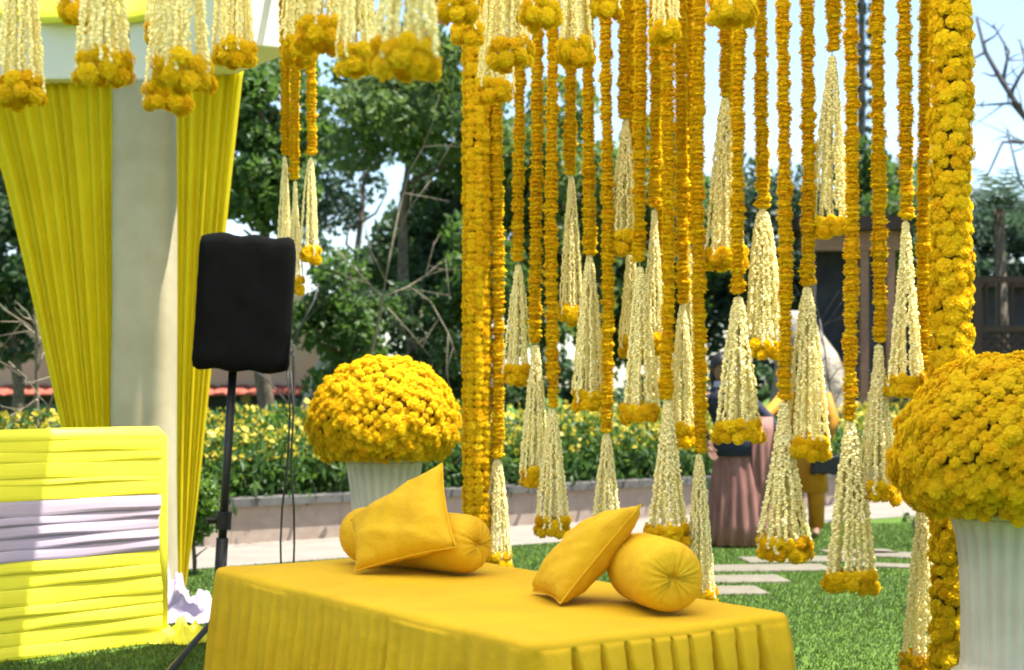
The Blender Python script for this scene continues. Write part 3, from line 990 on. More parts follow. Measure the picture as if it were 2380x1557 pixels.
def bolster(label, p0, p1, r):
    p0, p1 = Vector(p0), Vector(p1)
    d = p1 - p0; Lb = d.length
    prof = [(0.010, .034), (.05, .030), (.11, .012), (.22, .002), (.45, .002), (.68, .010), (.85, .030), (.95, .06), (1.0, .11), (1.01, .3)]
    pr = [(a * r, min(b, Lb * .4 * b / .3)) for a, b in prof]
    full = [(x, z) for x, z in pr] + [(r * 1.015, Lb / 2)] + [(x, Lb - z) for x, z in pr[::-1]]
    n = 72
    def mod(t, i):
        k = full[i][0] / r
        w = math.sin(t * 22 + math.sin(t * 3) * 2.2) * (.6 + .4 * math.sin(t * 5 + 1))
        e = k * (1 - k) * 4 if k < 1 else 0
        return 1 + (.022 * w * e * (1 if k > .1 else 0)) + .012 * math.sin(t * 3 + full[i][1] * 9)
    V, Fc = lathe_vf(full, n, mod)
    V = [Vector(v) for v in V]
    for idx, v in enumerate(V):
        i = idx // n; t = 2 * PI * (idx % n) / n; k = full[i][0] / r
        if .1 < k < .9: v.z += .009 * math.sin(t * 22 + math.sin(t * 3) * 2.2) * (.6 + .4 * math.sin(t * 5 + 1)) * (-1 if full[i][1] < Lb / 2 else 1) * (1 - k)
    q = d.to_track_quat('Z', 'Y')
    base = Vector((p0.x, p0.y, p0.z - r))
    t = empty('bolster', base, label, 'bolster')
    V = [tuple(q @ v + Vector((0, 0, r))) for v in V]
    obj('casing', mesh('casing', V, Fc, M['cushion'], True), t)
    for e, dd in ((p0, -1), (p1, 1)):
        mb = MB(); c = e - base + d.normalized() * dd * .0
        mb.tube([c - d.normalized() * dd * .045, c - d.normalized() * dd * .022], [.013, .009], n=12)
        mb.build('button', M['cushion'], t, True)
    return t


RB = .138
bz = TZ + RB + .008
bolster('yellow bolster lying behind the tall leaning cushion near the slim flower column', (-.79, 7.68, bz), (-.15, 7.12, bz), RB)
bolster('yellow bolster with gathered round end propping the slanted cushion at the daybed front', (.50, 6.33, bz), (.612, 5.86, bz), RB)


def cushion(label, c, thick, seed):
    """four corner points in order; a puffed, pinched-corner cushion"""
    c = [Vector(x) for x in c]
    n = 22
    nrm = (c[1] - c[0]).cross(c[3] - c[0]).normalized()
    base = min(c, key=lambda q: q.z)
    V, Fc = [], []
    for side in (1, -1):
        for j in range(n + 1):
            for i in range(n + 1):
                s, t = i / n, j / n
                ps, pt = s - .5, t - .5
                k = 1 - .10 * (4 * ps * ps) * (1 - 4 * pt * pt) * 0
                inx = .05 * (1 - (2 * pt) ** 2) ; iny = .05 * (1 - (2 * ps) ** 2)
                s2 = .5 + ps * (1 - 0 * inx) - ps * 2 * .035 * (1 - (2 * pt) ** 2) * 0
                s2 = .5 + ps * (1.0 - .07 * (1 - abs(2 * pt) ** 2)); t2 = .5 + pt * (1.0 - .07 * (1 - abs(2 * ps) ** 2))
                p = c[0] * (1 - s2) * (1 - t2) + c[1] * s2 * (1 - t2) + c[2] * s2 * t2 + c[3] * (1 - s2) * t2
                h = ((1 - (2 * ps) ** 2) * (1 - (2 * pt) ** 2)) ** .42
                wr = .006 * math.sin(9 * s + 13 * t + seed) + .005 * math.sin(21 * s - 8 * t + seed * 2)
                wr += .010 * math.sin(30 * (s + t) + seed) * (abs(2 * ps) * abs(2 * pt)) + .009 * max(0, math.sin(11 * s - 7 * t + seed)) ** 4 + .007 * max(0, math.sin(6 * s + 12 * t + 2 * seed)) ** 5 + .006 * math.sin(48 * s) * abs(2 * pt) ** 4 + .006 * math.sin(44 * t) * abs(2 * ps) ** 4
                V.append(tuple(p - base + nrm * side * (thick * .5 * h + wr * h)))
    m = (n + 1) ** 2
    for sd in range(2):
        for j in range(n):
            for i in range(n):
                a = sd * m + j * (n + 1) + i
                f = (a, a + 1, a + n + 2, a + n + 1)
                Fc.append(f if sd == 0 else f[::-1])
    t = empty('cushion', base, label, 'cushion')
    o = obj('casing', mesh('casing', V, Fc, M['cushion'], True), t)
    wd = o.modifiers.new('weld', 'WELD'); wd.merge_threshold = .0006
    loop = []
    for i in range(n): loop.append(i)
    for j in range(n): loop.append(j * (n + 1) + n)
    for i in range(n, 0, -1): loop.append(n * (n + 1) + i)
    for j in range(n, 0, -1): loop.append(j * (n + 1))
    mb = MB(); mb.tube([V[k] for k in loop] + [V[loop[0]]], .0045, n=6, cap=False)
    mb.build('piping', M['cushion'], t, True)
    return t


cushion('tall square yellow cushion leaning back on the bolster near the slim flower column',
        [P(826, 1333, 7.19) + Vector((0, 0, .012)), P(1060, 1272, 6.98), P(1028, 1076, 7.24), P(815, 1208, 7.42)], .19, 1)
cushion('square yellow cushion slanting over the bolster at the daybed front',
        [P(1302, 1410, 6.13) + Vector((0, 0, .012)), P(1238, 1380, 6.5) + Vector((0, 0, .012)), P(1395, 1215, 6.46), P(1492, 1172, 6.1)], .20, 4)

# ------------------------------------------------------------------ marigold blooms
def bloom_mesh(seed, flat=True):
    """marigold head about axis z: tiers of frilled petals round a small core. flat: squashed, as threaded face to face."""
    rng = np.random.default_rng(seed)
    V, Fc = [], []
    def pt(r, ph, a): return Vector((r * math.sin(ph) * math.cos(a), r * math.sin(ph) * math.sin(a), r * math.cos(ph)))
    tiers = ((12, 5), (34, 9), (58, 12), (84, 13), (110, 12), (134, 9)) if flat else ((12, 5), (34, 9), (58, 12), (84, 13), (108, 11))
    for (deg, n) in tiers:
        off = rng.random() * 6
        for k in range(n):
            a = off + 2 * PI * k / n + rng.normal() * .08
            hw = PI / n * 1.15
            p0 = math.radians(max(2, deg - 22)); p1 = math.radians(deg + 9 + rng.normal() * 5)
            rt = 1.0 + rng.normal() * .07; rb = .66
            c = [pt(rb, p0, a - hw * .7), pt(rb, p0, a + hw * .7), pt(rt, p1, a + hw), pt(rt * (.93 + .1 * rng.random()), p1 + .12, a), pt(rt, p1, a - hw)]
            o = len(V); V += c; Fc += [(o, o + 1, o + 3), (o + 1, o + 2, o + 3), (o, o + 3, o + 4)]
    o = len(V)
    for (ph, r) in ((60, .74), (110, .74)):
        for k in range(7): V.append(pt(r, math.radians(ph), 2 * PI * k / 7))
    V.append(Vector((0, 0, .7))); V.append(Vector((0, 0, -.6)))
    for k in range(7):
        k2 = (k + 1) % 7
        Fc += [(o + k, o + 7 + k, o + 7 + k2), (o + k, o + 7 + k2, o + k2), (o + 14, o + k, o + k2), (o + 15, o + 7 + k2, o + 7 + k)]
    q = .64 if flat else .86
    return [(v.x, v.y, v.z * q) for v in V], Fc


FLAT = [bloom_mesh(300 + i, True) for i in range(5)]
ROUND = [bloom_mesh(320 + i, False) for i in range(5)]
FLAT_ME = [mesh('marigold', *b, M['marigold']) for b in FLAT]
ROUND_ME = [mesh('marigold', *b, M['marigold']) for b in ROUND]


def rmat(direction, spin):
    q = Vector(direction).to_track_quat('Z', 'Y')
    return (q.to_matrix() @ Matrix.Rotation(spin, 3, 'Z')).to_euler()


def merge_blooms(items, kind):
    """items [(loc, direction, spin, r)] -> one mesh"""
    VV, FF, o = [], [], 0
    for k, (l, d, s, r) in enumerate(items):
        V, Fc = (FLAT if kind == 'flat' else ROUND)[k % 5]
        R = np.array(rmat(d, s).to_matrix())
        v = (np.array(V) * r) @ R.T + np.array(l)
        VV.append(v); FF += [tuple(i + o for i in f) for f in Fc]; o += len(v)
    return np.concatenate(VV, 0).tolist(), FF


# jasmine string: a bowed string of buds, unit tassel radius .07, length .6
def bud_vf(p, d, l, r):
    d = d.normalized(); a = d.orthogonal().normalized(); b = d.cross(a)
    V = [tuple(p - d * l * .5), tuple(p + d * l * .5)]
    for k in range(4):
        t = PI / 2 * k + .4
        V.append(tuple(p + d * l * .12 + (a * math.cos(t) + b * math.sin(t)) * r))
    return V, [(0, 3, 2), (0, 4, 3), (0, 5, 4), (0, 2, 5), (1, 2, 3), (1, 3, 4), (1, 4, 5), (1, 5, 2)]


def jasmine_string(seed, inner=1.0, ex=.72):
    rng = random.Random(seed)
    mb = MB()
    L0, R0 = .6, .07
    z = 0.0; k = 0
    pts = []
    while z < L0:
        t = z / L0
        r = R0 * inner * (.10 + .90 * t ** ex)
        pts.append(Vector((r, .002 * math.sin(z * 40 + seed), -z)))
        z += .0125
    for i, p in enumerate(pts):
        d = Vector((rng.uniform(-.6, .6) + .5, rng.uniform(-.9, .9), -1))
        mb.add(bud_vf(p + Vector((rng.uniform(-.003, .004), rng.uniform(-.005, .005), 0)), d, .025, .0080))
    return mesh('jasmine_string', mb.V, mb.F, M['jasmine'])


JASF = [[jasmine_string(i + 20 * q, 1.0, ex) for i in range(4)] for q, ex in enumerate((.55, .72, .95, 1.2))]
JIN = [jasmine_string(10 + i, .55) for i in range(2)]


def add_tassel(t, ztop, zbot, R, rnd, nstr=16, ring=True, ringh=.095, ringR=None):
    """jasmine skirt and marigold ring below it, under thing t (t's origin at its base)"""
    part = empty('jasmine_tassel', (0, 0, ztop)); part.parent = t
    Lt = ztop - zbot
    JAS = JASF[rnd.choice((0, 1, 1, 2, 3))]
    sc_ = (R * .78 / .07, R * .78 / .07, Lt / .6)
    for k in range(nstr):
        obj('jasmine_string', JAS[k % 4], part, (0, 0, 0), (rnd.uniform(-.03, .03), rnd.uniform(-.03, .03), 2 * PI * k / nstr + rnd.uniform(-.12, .12)), (sc_[0] * rnd.uniform(.9, 1.06), sc_[1], sc_[2] * rnd.uniform(.90, 1.05)))
    for k in range(5):
        obj('jasmine_string', JIN[k % 2], part, (0, 0, 0), (0, 0, 2 * PI * k / 5 + .3), sc_)
    if ring:
        rb = rnd.uniform(.030, .035)
        rr = max(R - rb * .8, rb)
        n = max(6, int(2 * PI * rr / (rb * 1.5)))
        for layer in range(2):
            for k in range(n):
                a = 2 * PI * (k + .5 * layer) / n + rnd.uniform(-.1, .1)
                q = rr * rnd.uniform(.9, 1.08) * (1 if layer == 0 else 1.05)
                zz = zbot + (.012 if layer == 0 else -.034) + rnd.uniform(-.014, .014)
                obj('marigold', ROUND_ME[rnd.randrange(5)], t, (q * math.cos(a), q * math.sin(a), zz), rmat((math.cos(a), math.sin(a), rnd.uniform(-.7, .5)), rnd.random() * 6), (rb * rnd.uniform(.85, 1.15),) * 3)


ROOFZ = 3.95


def garland(u, Y, vm, vt, vr, ringpx, label, group, seed, rad=.037, strand=True, ztop=None, name='marigold_garland', nstr=16):
    """strand of marigolds down to vm, jasmine tassel from vt to vr, marigold ring at vr (ringpx full width)"""
    rnd = random.Random(seed)
    x = (u - U0) / F * Y
    zz = lambda v: CAMZ + (HOR - v) / F * Y
    zbase = zz(vr) - .06
    t = empty(name, (x, Y, zbase), label, 'garland', group)
    zr, zt, zm = zz(vr) - zbase, zz(vt) - zbase, zz(vm) - zbase
    ztop = (ztop or ROOFZ) - zbase
    MB().tube([(0, 0, zr), (0, 0, ztop)], .003, n=5).build('thread', M['thread'], t)
    if strand:
        z = zm + rad * .35
        sw = rnd.random() * 6
        while z < ztop - .02:
            r = rad * rnd.uniform(.80, 1.15)
            obj('marigold', FLAT_ME[rnd.randrange(5)], t, (.007 * math.sin(z * 2.2 + sw) + rnd.uniform(-.004, .004), rnd.uniform(-.003, .003), z), (rnd.uniform(-.14, .14), rnd.uniform(-.14, .14), rnd.random() * 6), (r, r, r * .95))
            z += rad * .66
    add_tassel(t, zt, zr, ringpx / 2 / F * Y, rnd, nstr)
    return t


# curtain plane between the two flower columns
CLn, CRn = Vector((-.175, 8.64, 0)), Vector((1.93, 6.84, 0))
AX = (CRn - CLn).normalized(); NX = Vector((-AX.y, AX.x, 0))


def curtain_depth(u, off=0.0):
    k = (u - U0) / F
    # solve CLn + AX*t + NX*off : x = k*y
    a = AX.x - k * AX.y; b = (CLn.x + NX.x * off) - k * (CLn.y + NX.y * off)
    t = -b / a
    return CLn.y + NX.y * off + AX.y * t


# u, marigold end, tassel top, ring row, ring width px, offset
CURT = [(1156, 1062, 1066, 1300, 70, .05), (1205, 605, 618, 868, 72, 0), (1246, 795, 806, 1106, 76, -.05), (1284, 945, 950, 1218, 84, -.1), (1328, 405, 412, 725, 66, .1), (1370, 590, 597, 922, 84, 0),
        (1410, 1003, 1010, 1275, 84, -.05), (1454, 275, 282, 560, 92, .05), (1487, 606, 625, 955, 96, -.1), (1521, 480, 492, 792, 74, .12), (1551, 925, 935, 1237, 112, -.15), (1586, 705, 712, 1006, 78, .1),
        (1625, 1050, 1060, 1386, 86, -.05), (1685, 225, 232, 595, 104, .1), (1717, 680, 694, 995, 118, -.05), (1772, 480, 490, 805, 112, .08), (1822, 925, 940, 1268, 130, -.1), (1876, 660, 672, 1035, 112, 0),
        (1934, 115, 135, 520, 110, .1), (1977, 975, 986, 1345, 128, -.1), (2042, 795, 806, 1138, 108, .02), (2105, 505, 520, 890, 102, .06), (2150, 1080, 1150, 1535, 118, .22)]
for i, (u, vm, vt, vr, w, off) in enumerate(CURT):
    hgt = 'its tassel reaching below the daybed top' if vr > 1240 else 'its tassel ending low' if vr > 980 else 'its tassel ending at middle height' if vr > 800 else 'its tassel ending high up'
    garland(u, curtain_depth(u, off), vm, vt, vr, w, f'{ORD[i]} curtain garland counted from the slim flower column, {hgt}', 'marigold and jasmine garlands of the curtain', 500 + i)

# second row of plain strands behind, seen between the garlands near the roof
for i, (u, off, vm, vt, vr, w) in enumerate([(1468, .35, 520, 530, 800, 60), (1538, .38, 640, 650, 900, 60), (1602, .36, 560, 575, 830, 60), (1700, .4, 330, 345, 600, 60)]):
    garland(u, curtain_depth(u, off), vm, vt, vr, w, f'{ORD[i]} garland of the rear row behind the curtain, counted from slim flower column', 'rear row garlands', 560 + i)

# three slim garlands beside the speaker
for i, (u, Y, vm, vt, vr, w, lab) in enumerate([(662, 9.3, 360, 368, 650, 46, 'slim garland beside the speaker, next to the bright drape, its end behind the cabinet'), (686, 9.25, 415, 425, 658, 46, 'slim garland beside the speaker with the lowest small marigold ring'), (722, 9.2, 358, 370, 588, 52, 'slim garland beside the speaker with its ring just above the cabinet top')]):
    garland(u, Y, vm, vt, vr, w, lab, 'slim garlands by the speaker', 590 + i, rad=.033, nstr=11)

# ------------------------------------------------------------------ ceiling tassels under the canopy
CEIL = [(50, 5.3, 200, 112, 'over the olive drape, farthest from the slim flower column'), (241, 4.9, 152, 138, 'before the pale pavilion beam beside the pillar'), (428, 4.9, 162, 142, 'before the pavilion capital, larger of two overlapping'),
        (392, 5.6, 217, 118, 'before the pavilion pillar, lower of two overlapping'), (545, 6.2, 122, 104, 'before the lavender white beam end'), (186, 5.8, 20, 104, 'high before the yellow roof cloth'), (375, 6.0, 66, 80, 'small, high before the pavilion capital'),
        (748, 5.2, 70, 128, 'above the slim garlands beside the speaker'), (694, 5.8, 108, 92, 'directly above the slim garlands, lower one'), (818, 5.6, 14, 108, 'high between the beam end and the light green tree'), (944, 4.1, 128, 172, 'largest, before the light green tree'),
        (828, 4.9, 130, 104, 'beside the largest tassel on the speaker side'), (1088, 7.2, 72, 82, 'touching the top of the slim flower column'), (1185, 6.2, 118, 112, 'beside the slim flower column on the curtain side'), (1152, 7.4, 205, 84, 'lowest one overlapping the slim flower column'),
        (1338, 6.6, 112, 92, 'before the fourth and fifth curtain garlands'), (1258, 5.8, 24, 104, 'high before the second curtain garland'), (1062, 5.8, 10, 104, 'high between largest tassel and slim flower column'), (1545, 7.0, 66, 78, 'before the eleventh curtain garland'), (1700, 5.6, 18, 122, 'high before the fourteenth curtain garland'),
        (1192, 6.6, 4, 100, 'high above the tassel beside the slim flower column'), (1408, 6.6, 8, 84, 'high before the seventh curtain garland')]
for i, (u, Y, vr, w, lab) in enumerate(CEIL):
    rnd = random.Random(700 + i)
    zr = CAMZ + (HOR - vr) / F * Y
    zb = zr - .06
    t = empty('jasmine_tassel_garland', ((u - U0) / F * Y, Y, zb), f'ceiling jasmine tassel with marigold ring, {lab}', 'garland', 'ceiling tassels')
    Lt = .62 + .15 * rnd.random()
    MB().tube([(0, 0, .1), (0, 0, ROOFZ - zb)], .003, n=5).build('thread', M['thread'], t)
    add_tassel(t, Lt + .06, .06, w / 2 / F * Y, rnd, 20)
    z = Lt + .08
    while z < ROOFZ - zb - .03:
        r = .036 * rnd.uniform(.88, 1.1)
        obj('marigold', FLAT_ME[rnd.randrange(5)], t, (0, 0, z), (rnd.uniform(-.14, .14), rnd.uniform(-.14, .14), rnd.random() * 6), (r, r, r * .85))
        z += .027

# ------------------------------------------------------------------ flower columns
def split_parts(t, items, kind, name='marigold'):
    """nearest / camera-facing 300 are own objects, the rest one stuff part"""
    cz = Vector((0, 0, CAMZ))
    def key(it):
        w = t.location + Vector(it[0]); d = (cz - w); nrm = Vector(it[1]) if kind == 'round' else Vector((it[0][0], it[0][1], 0))
        nrm = nrm.normalized() if nrm.length > 0 else Vector((0, -1, 0))
        vis = HOR - (w.z - CAMZ) / w.y * F
        inside = 1 if (-20 < vis < 1600) else 0
        return -(inside * 2 + nrm.dot(d.normalized()))
    items = sorted(items, key=key)
    ME = ROUND_ME if kind == 'round' else FLAT_ME
    for k, (l, d, s, r) in enumerate(items[:300]):
        obj(name, ME[k % 5], t, l, rmat(d, s), (r,) * 3)
    if items[300:]:
        o = obj('marigold_mass', mesh('marigold_mass', *merge_blooms(items[300:], kind), M['marigold_mass']), t)
        o['kind'] = 'stuff'


rnd = random.Random(21)
cl = empty('flower_column', (-.195, 8.64, 0), 'slim canopy column wrapped in marigold strings behind the bolsters', 'column')
MB().tube([(0, 0, 0), (0, 0, ROOFZ)], .045, n=12).build('post', M['foam'], cl)
items = []
z = .02; row = 0
while z < ROOFZ - .01:
    for k in range(9):
        a = 2 * PI * (k + .1 * math.sin(row * .7)) / 9 + rnd.uniform(-.08, .08)
        q = .063 + rnd.uniform(-.006, .006)
        items.append(((q * math.cos(a), q * math.sin(a), z + rnd.uniform(-.006, .006)), (math.cos(a), math.sin(a), rnd.uniform(-.25, .25)), rnd.random() * 6, .0275 * rnd.uniform(.82, 1.18)))
    z += .039; row += 1
split_parts(cl, items, 'round')


cr = empty('flower_column', (1.945, 6.86, 0), 'thick canopy column covered with outward marigold heads beside the ribbed planter', 'column')
MB().tube([(0, 0, 0), (0, 0, ROOFZ)], .062, n=14).build('post', M['foam'], cr)
items = []
z = .03; row = 0
while z < ROOFZ:
    for k in range(8):
        a = 2 * PI * (k + .5 * (row % 2)) / 8 + rnd.uniform(-.16, .16)
        q = .068 + rnd.uniform(-.008, .008)
        items.append(((q * math.cos(a), q * math.sin(a), z + rnd.uniform(-.016, .016)), (math.cos(a), math.sin(a), rnd.uniform(-.35, .35)), rnd.random() * 6, .036 * rnd.uniform(.8, 1.2)))
    z += .056; row += 1
split_parts(cr, items, 'round')

# ------------------------------------------------------------------ domes on ribbed white planters
def planter_dome(x, y, zr, lab1, lab2, seed):
    rnd = random.Random(seed)
    t = empty('ribbed_planter', (x, y, 0), lab1, 'planter', 'ribbed white planters')
    prof = [(.235, 0.0), (.24, .03), (.235, .07), (.205, .10), (.19, .15), (.20, .19), (.238, .215), (.245, .24), (.235, .265), (.205, .285), (.200, .32), (.198, .5), (.204, .68), (.216, .8), (.236, zr - .03), (.245, zr - .012)]
    def mod(th, i):
        return 1 - (.07 * (.5 + .5 * math.cos(th * 24)) ** 2 if 10 <= i <= 14 else (.012 * (.5 + .5 * math.cos(th * 24)) if i == 15 or 3 <= i <= 4 else 0))
    obj('body', mesh('body', *lathe_vf(prof, 192, mod), M['urn'], True), t)
    rim = [(.246, zr - .011), (.256, zr - .006), (.258, zr + .008), (.25, zr + .016), (.2, zr + .016)]
    obj('rim', mesh('rim', *lathe_vf(rim, 64), M['urn'], True), t)
    rim2 = [(.2, .005), (.25, .004), (.256, .012), (.256, .024), (.248, .032), (.2, .032)]
    obj('foot', mesh('foot', *lathe_vf([(r, z - .004) for r, z in rim2], 64), M['urn'], True), t)
    zb = zr + .02
    d = empty('flower_dome', (x, y, zb), lab2, 'flower dome', 'marigold domes')
    R, zc, H = .455, .17, .43
    core = [(.20, .0), (.30, .012), (R * .86, zc * .6), (R * .94, zc)]
    core += [(R * .955 * math.cos(q), zc + H * .955 * math.sin(q)) for q in np.linspace(.15, 1.5, 9)]
    obj('core', mesh('core', *lathe_vf(core, 40), M['foam'], True), d)
    items = []
    n = 760; ga = PI * (3 - math.sqrt(5))
    for i in range(n):
        c = 1 - 1.66 * (i + .5) / n                      # cos from top to below the equator
        s = math.sqrt(max(0, 1 - c * c)); a = i * ga
        if rnd.random() < .015: continue
        nx, ny, nz = s * math.cos(a), s * math.sin(a), c
        hh = H if c > 0 else zc * 1.6
        rr = R * (1 if c > 0 else .98)
        jit = rnd.uniform(-.022, .014)
        items.append((((rr + jit) * nx, (rr + jit) * ny, zc + (hh + jit) * nz), (nx + rnd.uniform(-.25, .25), ny + rnd.uniform(-.25, .25), nz + rnd.uniform(-.25, .25)), rnd.random() * 6, .031 * rnd.uniform(.72, 1.32)))
    split_parts(d, items, 'round')


planter_dome(P(893, 900, 9.6).x, 9.6, .955, 'ribbed white planter standing behind the daybed, half hidden by the tall cushion', 'marigold dome on the planter between speaker and slim flower column', 41)
planter_dome(P(2352, 900, 6.15).x, 6.15, .90, 'ribbed white planter in full view beside the thick flower column', 'marigold dome hiding the lower part of the thick flower column', 42)

# ------------------------------------------------------------------ canopy over the seat (its underside and edge are above the frame)
cz = ROOFZ
can = empty('canopy', CLn, 'cloth canopy roof carried by the flower columns', 'canopy')
def cp(t, s, z=0.0): return tuple(AX * t + NX * s + Vector((0, 0, z)))
T0, T1, S0, S1 = -.05, 4.8, -5.4, .37  # unseen roof edges, placed for where their shade ends on garlands and panel
TW, SW = -.72, -1.33                       # unseen step beyond SW, added to shade the pleated panel's upper corner
n1, n2 = 24, 60
def te(s_): return TW if s_ < SW else T0
V = [cp(te(S0 + (S1 - S0) * j / n2) + (T1 - te(S0 + (S1 - S0) * j / n2)) * i / n1, S0 + (S1 - S0) * j / n2, cz + .06 + .03 * math.sin(i * 1.1) * math.sin(j * .36)) for j in range(n2 + 1) for i in range(n1 + 1)]
Fc = [(j * (n1 + 1) + i, j * (n1 + 1) + i + 1, (j + 1) * (n1 + 1) + i + 1, (j + 1) * (n1 + 1) + i) for j in range(n2) for i in range(n1)]
obj('roof_cloth', mesh('roof_cloth', V, Fc, M['canopy'], True), can)
LC = (CRn - CLn).length
for (a, b) in (((T0, 0), (T1, 0)), ((T0, S0 + .2), (T1, S0 + .2)), ((T0, -1.8), (T1, -1.8)), ((T0, -3.6), (T1, -3.6)), ((0, S0), (0, S1)), ((LC, S0), (LC, S1)), ((T1 - .05, S0), (T1 - .05, S1)), ((-1.5, -.24), (.5, -.24))):
    MB().tube([cp(a[0], a[1], cz + .008), cp(b[0], b[1], cz + .008)], .022, n=8).build('frame_bar', M['beam_white'], can)
for (t_, s_) in ((-.4, S0 + .2), (LC - 1.6, S0 + .2)):
    MB().tube([cp(t_, s_, 0), cp(t_, s_, cz)], .045, n=12).build('post', M['beam_white'], can)

# ------------------------------------------------------------------ people beyond the curtain
M['skin'] = plain('skin', (0.20, 0.105, 0.06), (0.17, 0.085, 0.05), scale=9, rough=0.55)
M['hair'] = plain('hair', (0.012, 0.010, 0.009), rough=0.5)
M['navy'] = plain('navy', (0.018, 0.022, 0.042), (0.013, 0.016, 0.03), scale=5, rough=0.85)
M['rose'] = plain('rose', (0.27, 0.125, 0.10), (0.17, 0.075, 0.06), scale=5, rough=0.7, stretch=(3, 3, .6))
M['mustard'] = plain('mustard', (0.46, 0.20, 0.010), (0.36, 0.14, 0.008), scale=5, rough=0.7)
M['grey_cloth'] = plain('grey_cloth', (0.42, 0.42, 0.46), rough=0.8)
M['black_bag'] = plain('black_bag', (0.015, 0.015, 0.015), rough=0.4)


def skin_body(parent, joints, edges, mat):
    names = list(joints)
    me = bpy.data.meshes.new('body')
    me.from_pydata([joints[k][0] for k in names], [(names.index(a), names.index(b)) for a, b in edges], [])
    me.materials.append(mat)
    o = obj('body', me, parent)
    o.modifiers.new('skin', 'SKIN')
    for k, v in zip(names, me.skin_vertices[0].data):
        v.radius = (joints[k][1], joints[k][2] if len(joints[k]) > 2 else joints[k][1])
        v.use_root = (k == 'pelvis')
    s = o.modifiers.new('sub', 'SUBSURF'); s.levels = 2; s.render_levels = 2
    return o


def loft(name, rows, mat, parent, folds=0, famp=0.0, n=56, seed=0):
    """rows [(z, cx, cy, rx, ry, foldfactor)]"""
    V, Fc = [], []
    for (z, cx, cy, rx, ry, ff) in rows:
        for k in range(n):
            t = 2 * PI * k / n
            f = 1 + ff * famp * (math.sin(t * folds + .6 * math.sin(t * 2 + seed)) + .5 * math.sin(t * (folds * .55) + seed))
            V.append((cx + rx * math.cos(t) * f, cy + ry * math.sin(t) * f, z))
    for j in range(len(rows) - 1):
        for k in range(n):
            Fc.append((j * n + k, j * n + (k + 1) % n, (j + 1) * n + (k + 1) % n, (j + 1) * n + k))
    o = obj(name, mesh(name, V, Fc, M[mat], True), parent)
    o.modifiers.new('solid', 'SOLIDIFY').thickness = .004
    return o


def person(base, rz, label, arms, lean=(0, 0), height=1.0):
    t = empty('person', base, label, 'person', rz=rz)
    lx, ly = lean
    J = {'pelvis': ((0, 0, .92), .12, .10), 'waist': ((lx * .3, ly * .3, 1.05), .105, .085), 'chest': ((lx * .7, ly * .7, 1.24), .13, .095), 'neckb': ((lx, ly, 1.38), .06, .055), 'neck': ((lx * 1.05, ly * 1.1, 1.44), .048, .05),
         'jaw': ((lx * 1.1, ly * 1.2 - .012, 1.495), .058, .07), 'head': ((lx * 1.12, ly * 1.2, 1.56), .076, .092), 'crown': ((lx * 1.12, ly * 1.2 + .01, 1.63), .055, .065)}
    E = [('pelvis', 'waist'), ('waist', 'chest'), ('chest', 'neckb'), ('neckb', 'neck'), ('neck', 'jaw'), ('jaw', 'head'), ('head', 'crown')]
    for sd, s in (('l', -1), ('r', 1)):
        J['hip' + sd] = ((s * .09, 0, .84), .085); J['knee' + sd] = ((s * .10, -.015, .47), .058); J['ank' + sd] = ((s * .10, .02, .085), .038); J['toe' + sd] = ((s * .11, -.15, .03), .03)
        E += [('pelvis', 'hip' + sd), ('hip' + sd, 'knee' + sd), ('knee' + sd, 'ank' + sd), ('ank' + sd, 'toe' + sd)]
        sh = (lx + s * .17, ly, 1.34); el, wr = arms[sd]
        J['sh' + sd] = (sh, .058); J['el' + sd] = (el, .042); J['wr' + sd] = (wr, .028)
        d = (Vector(wr) - Vector(el)).normalized()
        pm = Vector(wr) + d * .05
        J['palm' + sd] = (tuple(pm), .032, .016)
        E += [('chest', 'sh' + sd), ('sh' + sd, 'el' + sd), ('el' + sd, 'wr' + sd), ('wr' + sd, 'palm' + sd)]
        side = d.cross(Vector((0, 1, 0.2))).normalized()
        for q, (of, ln) in enumerate(((-.028, .055), (-.010, .07), (.010, .068), (.028, .055))):
            a = pm + d * .035 + side * of; b = a + d * ln * .55 + Vector((0, -.008, 0)); c = b + d * ln * .45 + Vector((0, -.018, 0))
            J[f'f{sd}{q}a'] = (tuple(a), .009); J[f'f{sd}{q}b'] = (tuple(b), .008); J[f'f{sd}{q}c'] = (tuple(c), .007)
            E += [('palm' + sd, f'f{sd}{q}a'), (f'f{sd}{q}a', f'f{sd}{q}b'), (f'f{sd}{q}b', f'f{sd}{q}c')]
        a = pm - side * s * .035; b = a - side * s * .02 + d * .03
        J[f't{sd}a'] = (tuple(a), .010); J[f't{sd}b'] = (tuple(b), .008)
        E += [('wr' + sd, f't{sd}a'), (f't{sd}a', f't{sd}b')]
    b = skin_body(t, J, E, M['skin'])
    hx, hy = lx * 1.12, ly * 1.2
    # nose, ears, eyes
    MB().tube([(hx, hy - .085, 1.575), (hx, hy - .108, 1.545), (hx, hy - .088, 1.54)], [.008, .013, .008], n=6).build('nose', M['skin'], t, True)
    for s in (-1, 1):
        MB().tube([(hx + s * .074, hy + .005, 1.535), (hx + s * .082, hy + .008, 1.565), (hx + s * .074, hy + .005, 1.59)], [.008, .014, .008], n=6).build('ear', M['skin'], t, True)
        MB().tube([(hx + s * .032 - .012, hy - .083, 1.572), (hx + s * .032, hy - .089, 1.574), (hx + s * .032 + .012, hy - .083, 1.572)], [.004, .008, .004], n=6).build('eye', M['hair'], t, True)
    MB().tube([(hx - .022, hy - .082, 1.512), (hx, hy - .09, 1.51), (hx + .022, hy - .082, 1.512)], [.003, .007, .003], n=6).build('mouth', M['rose'], t, True)
    return t, (hx, hy)


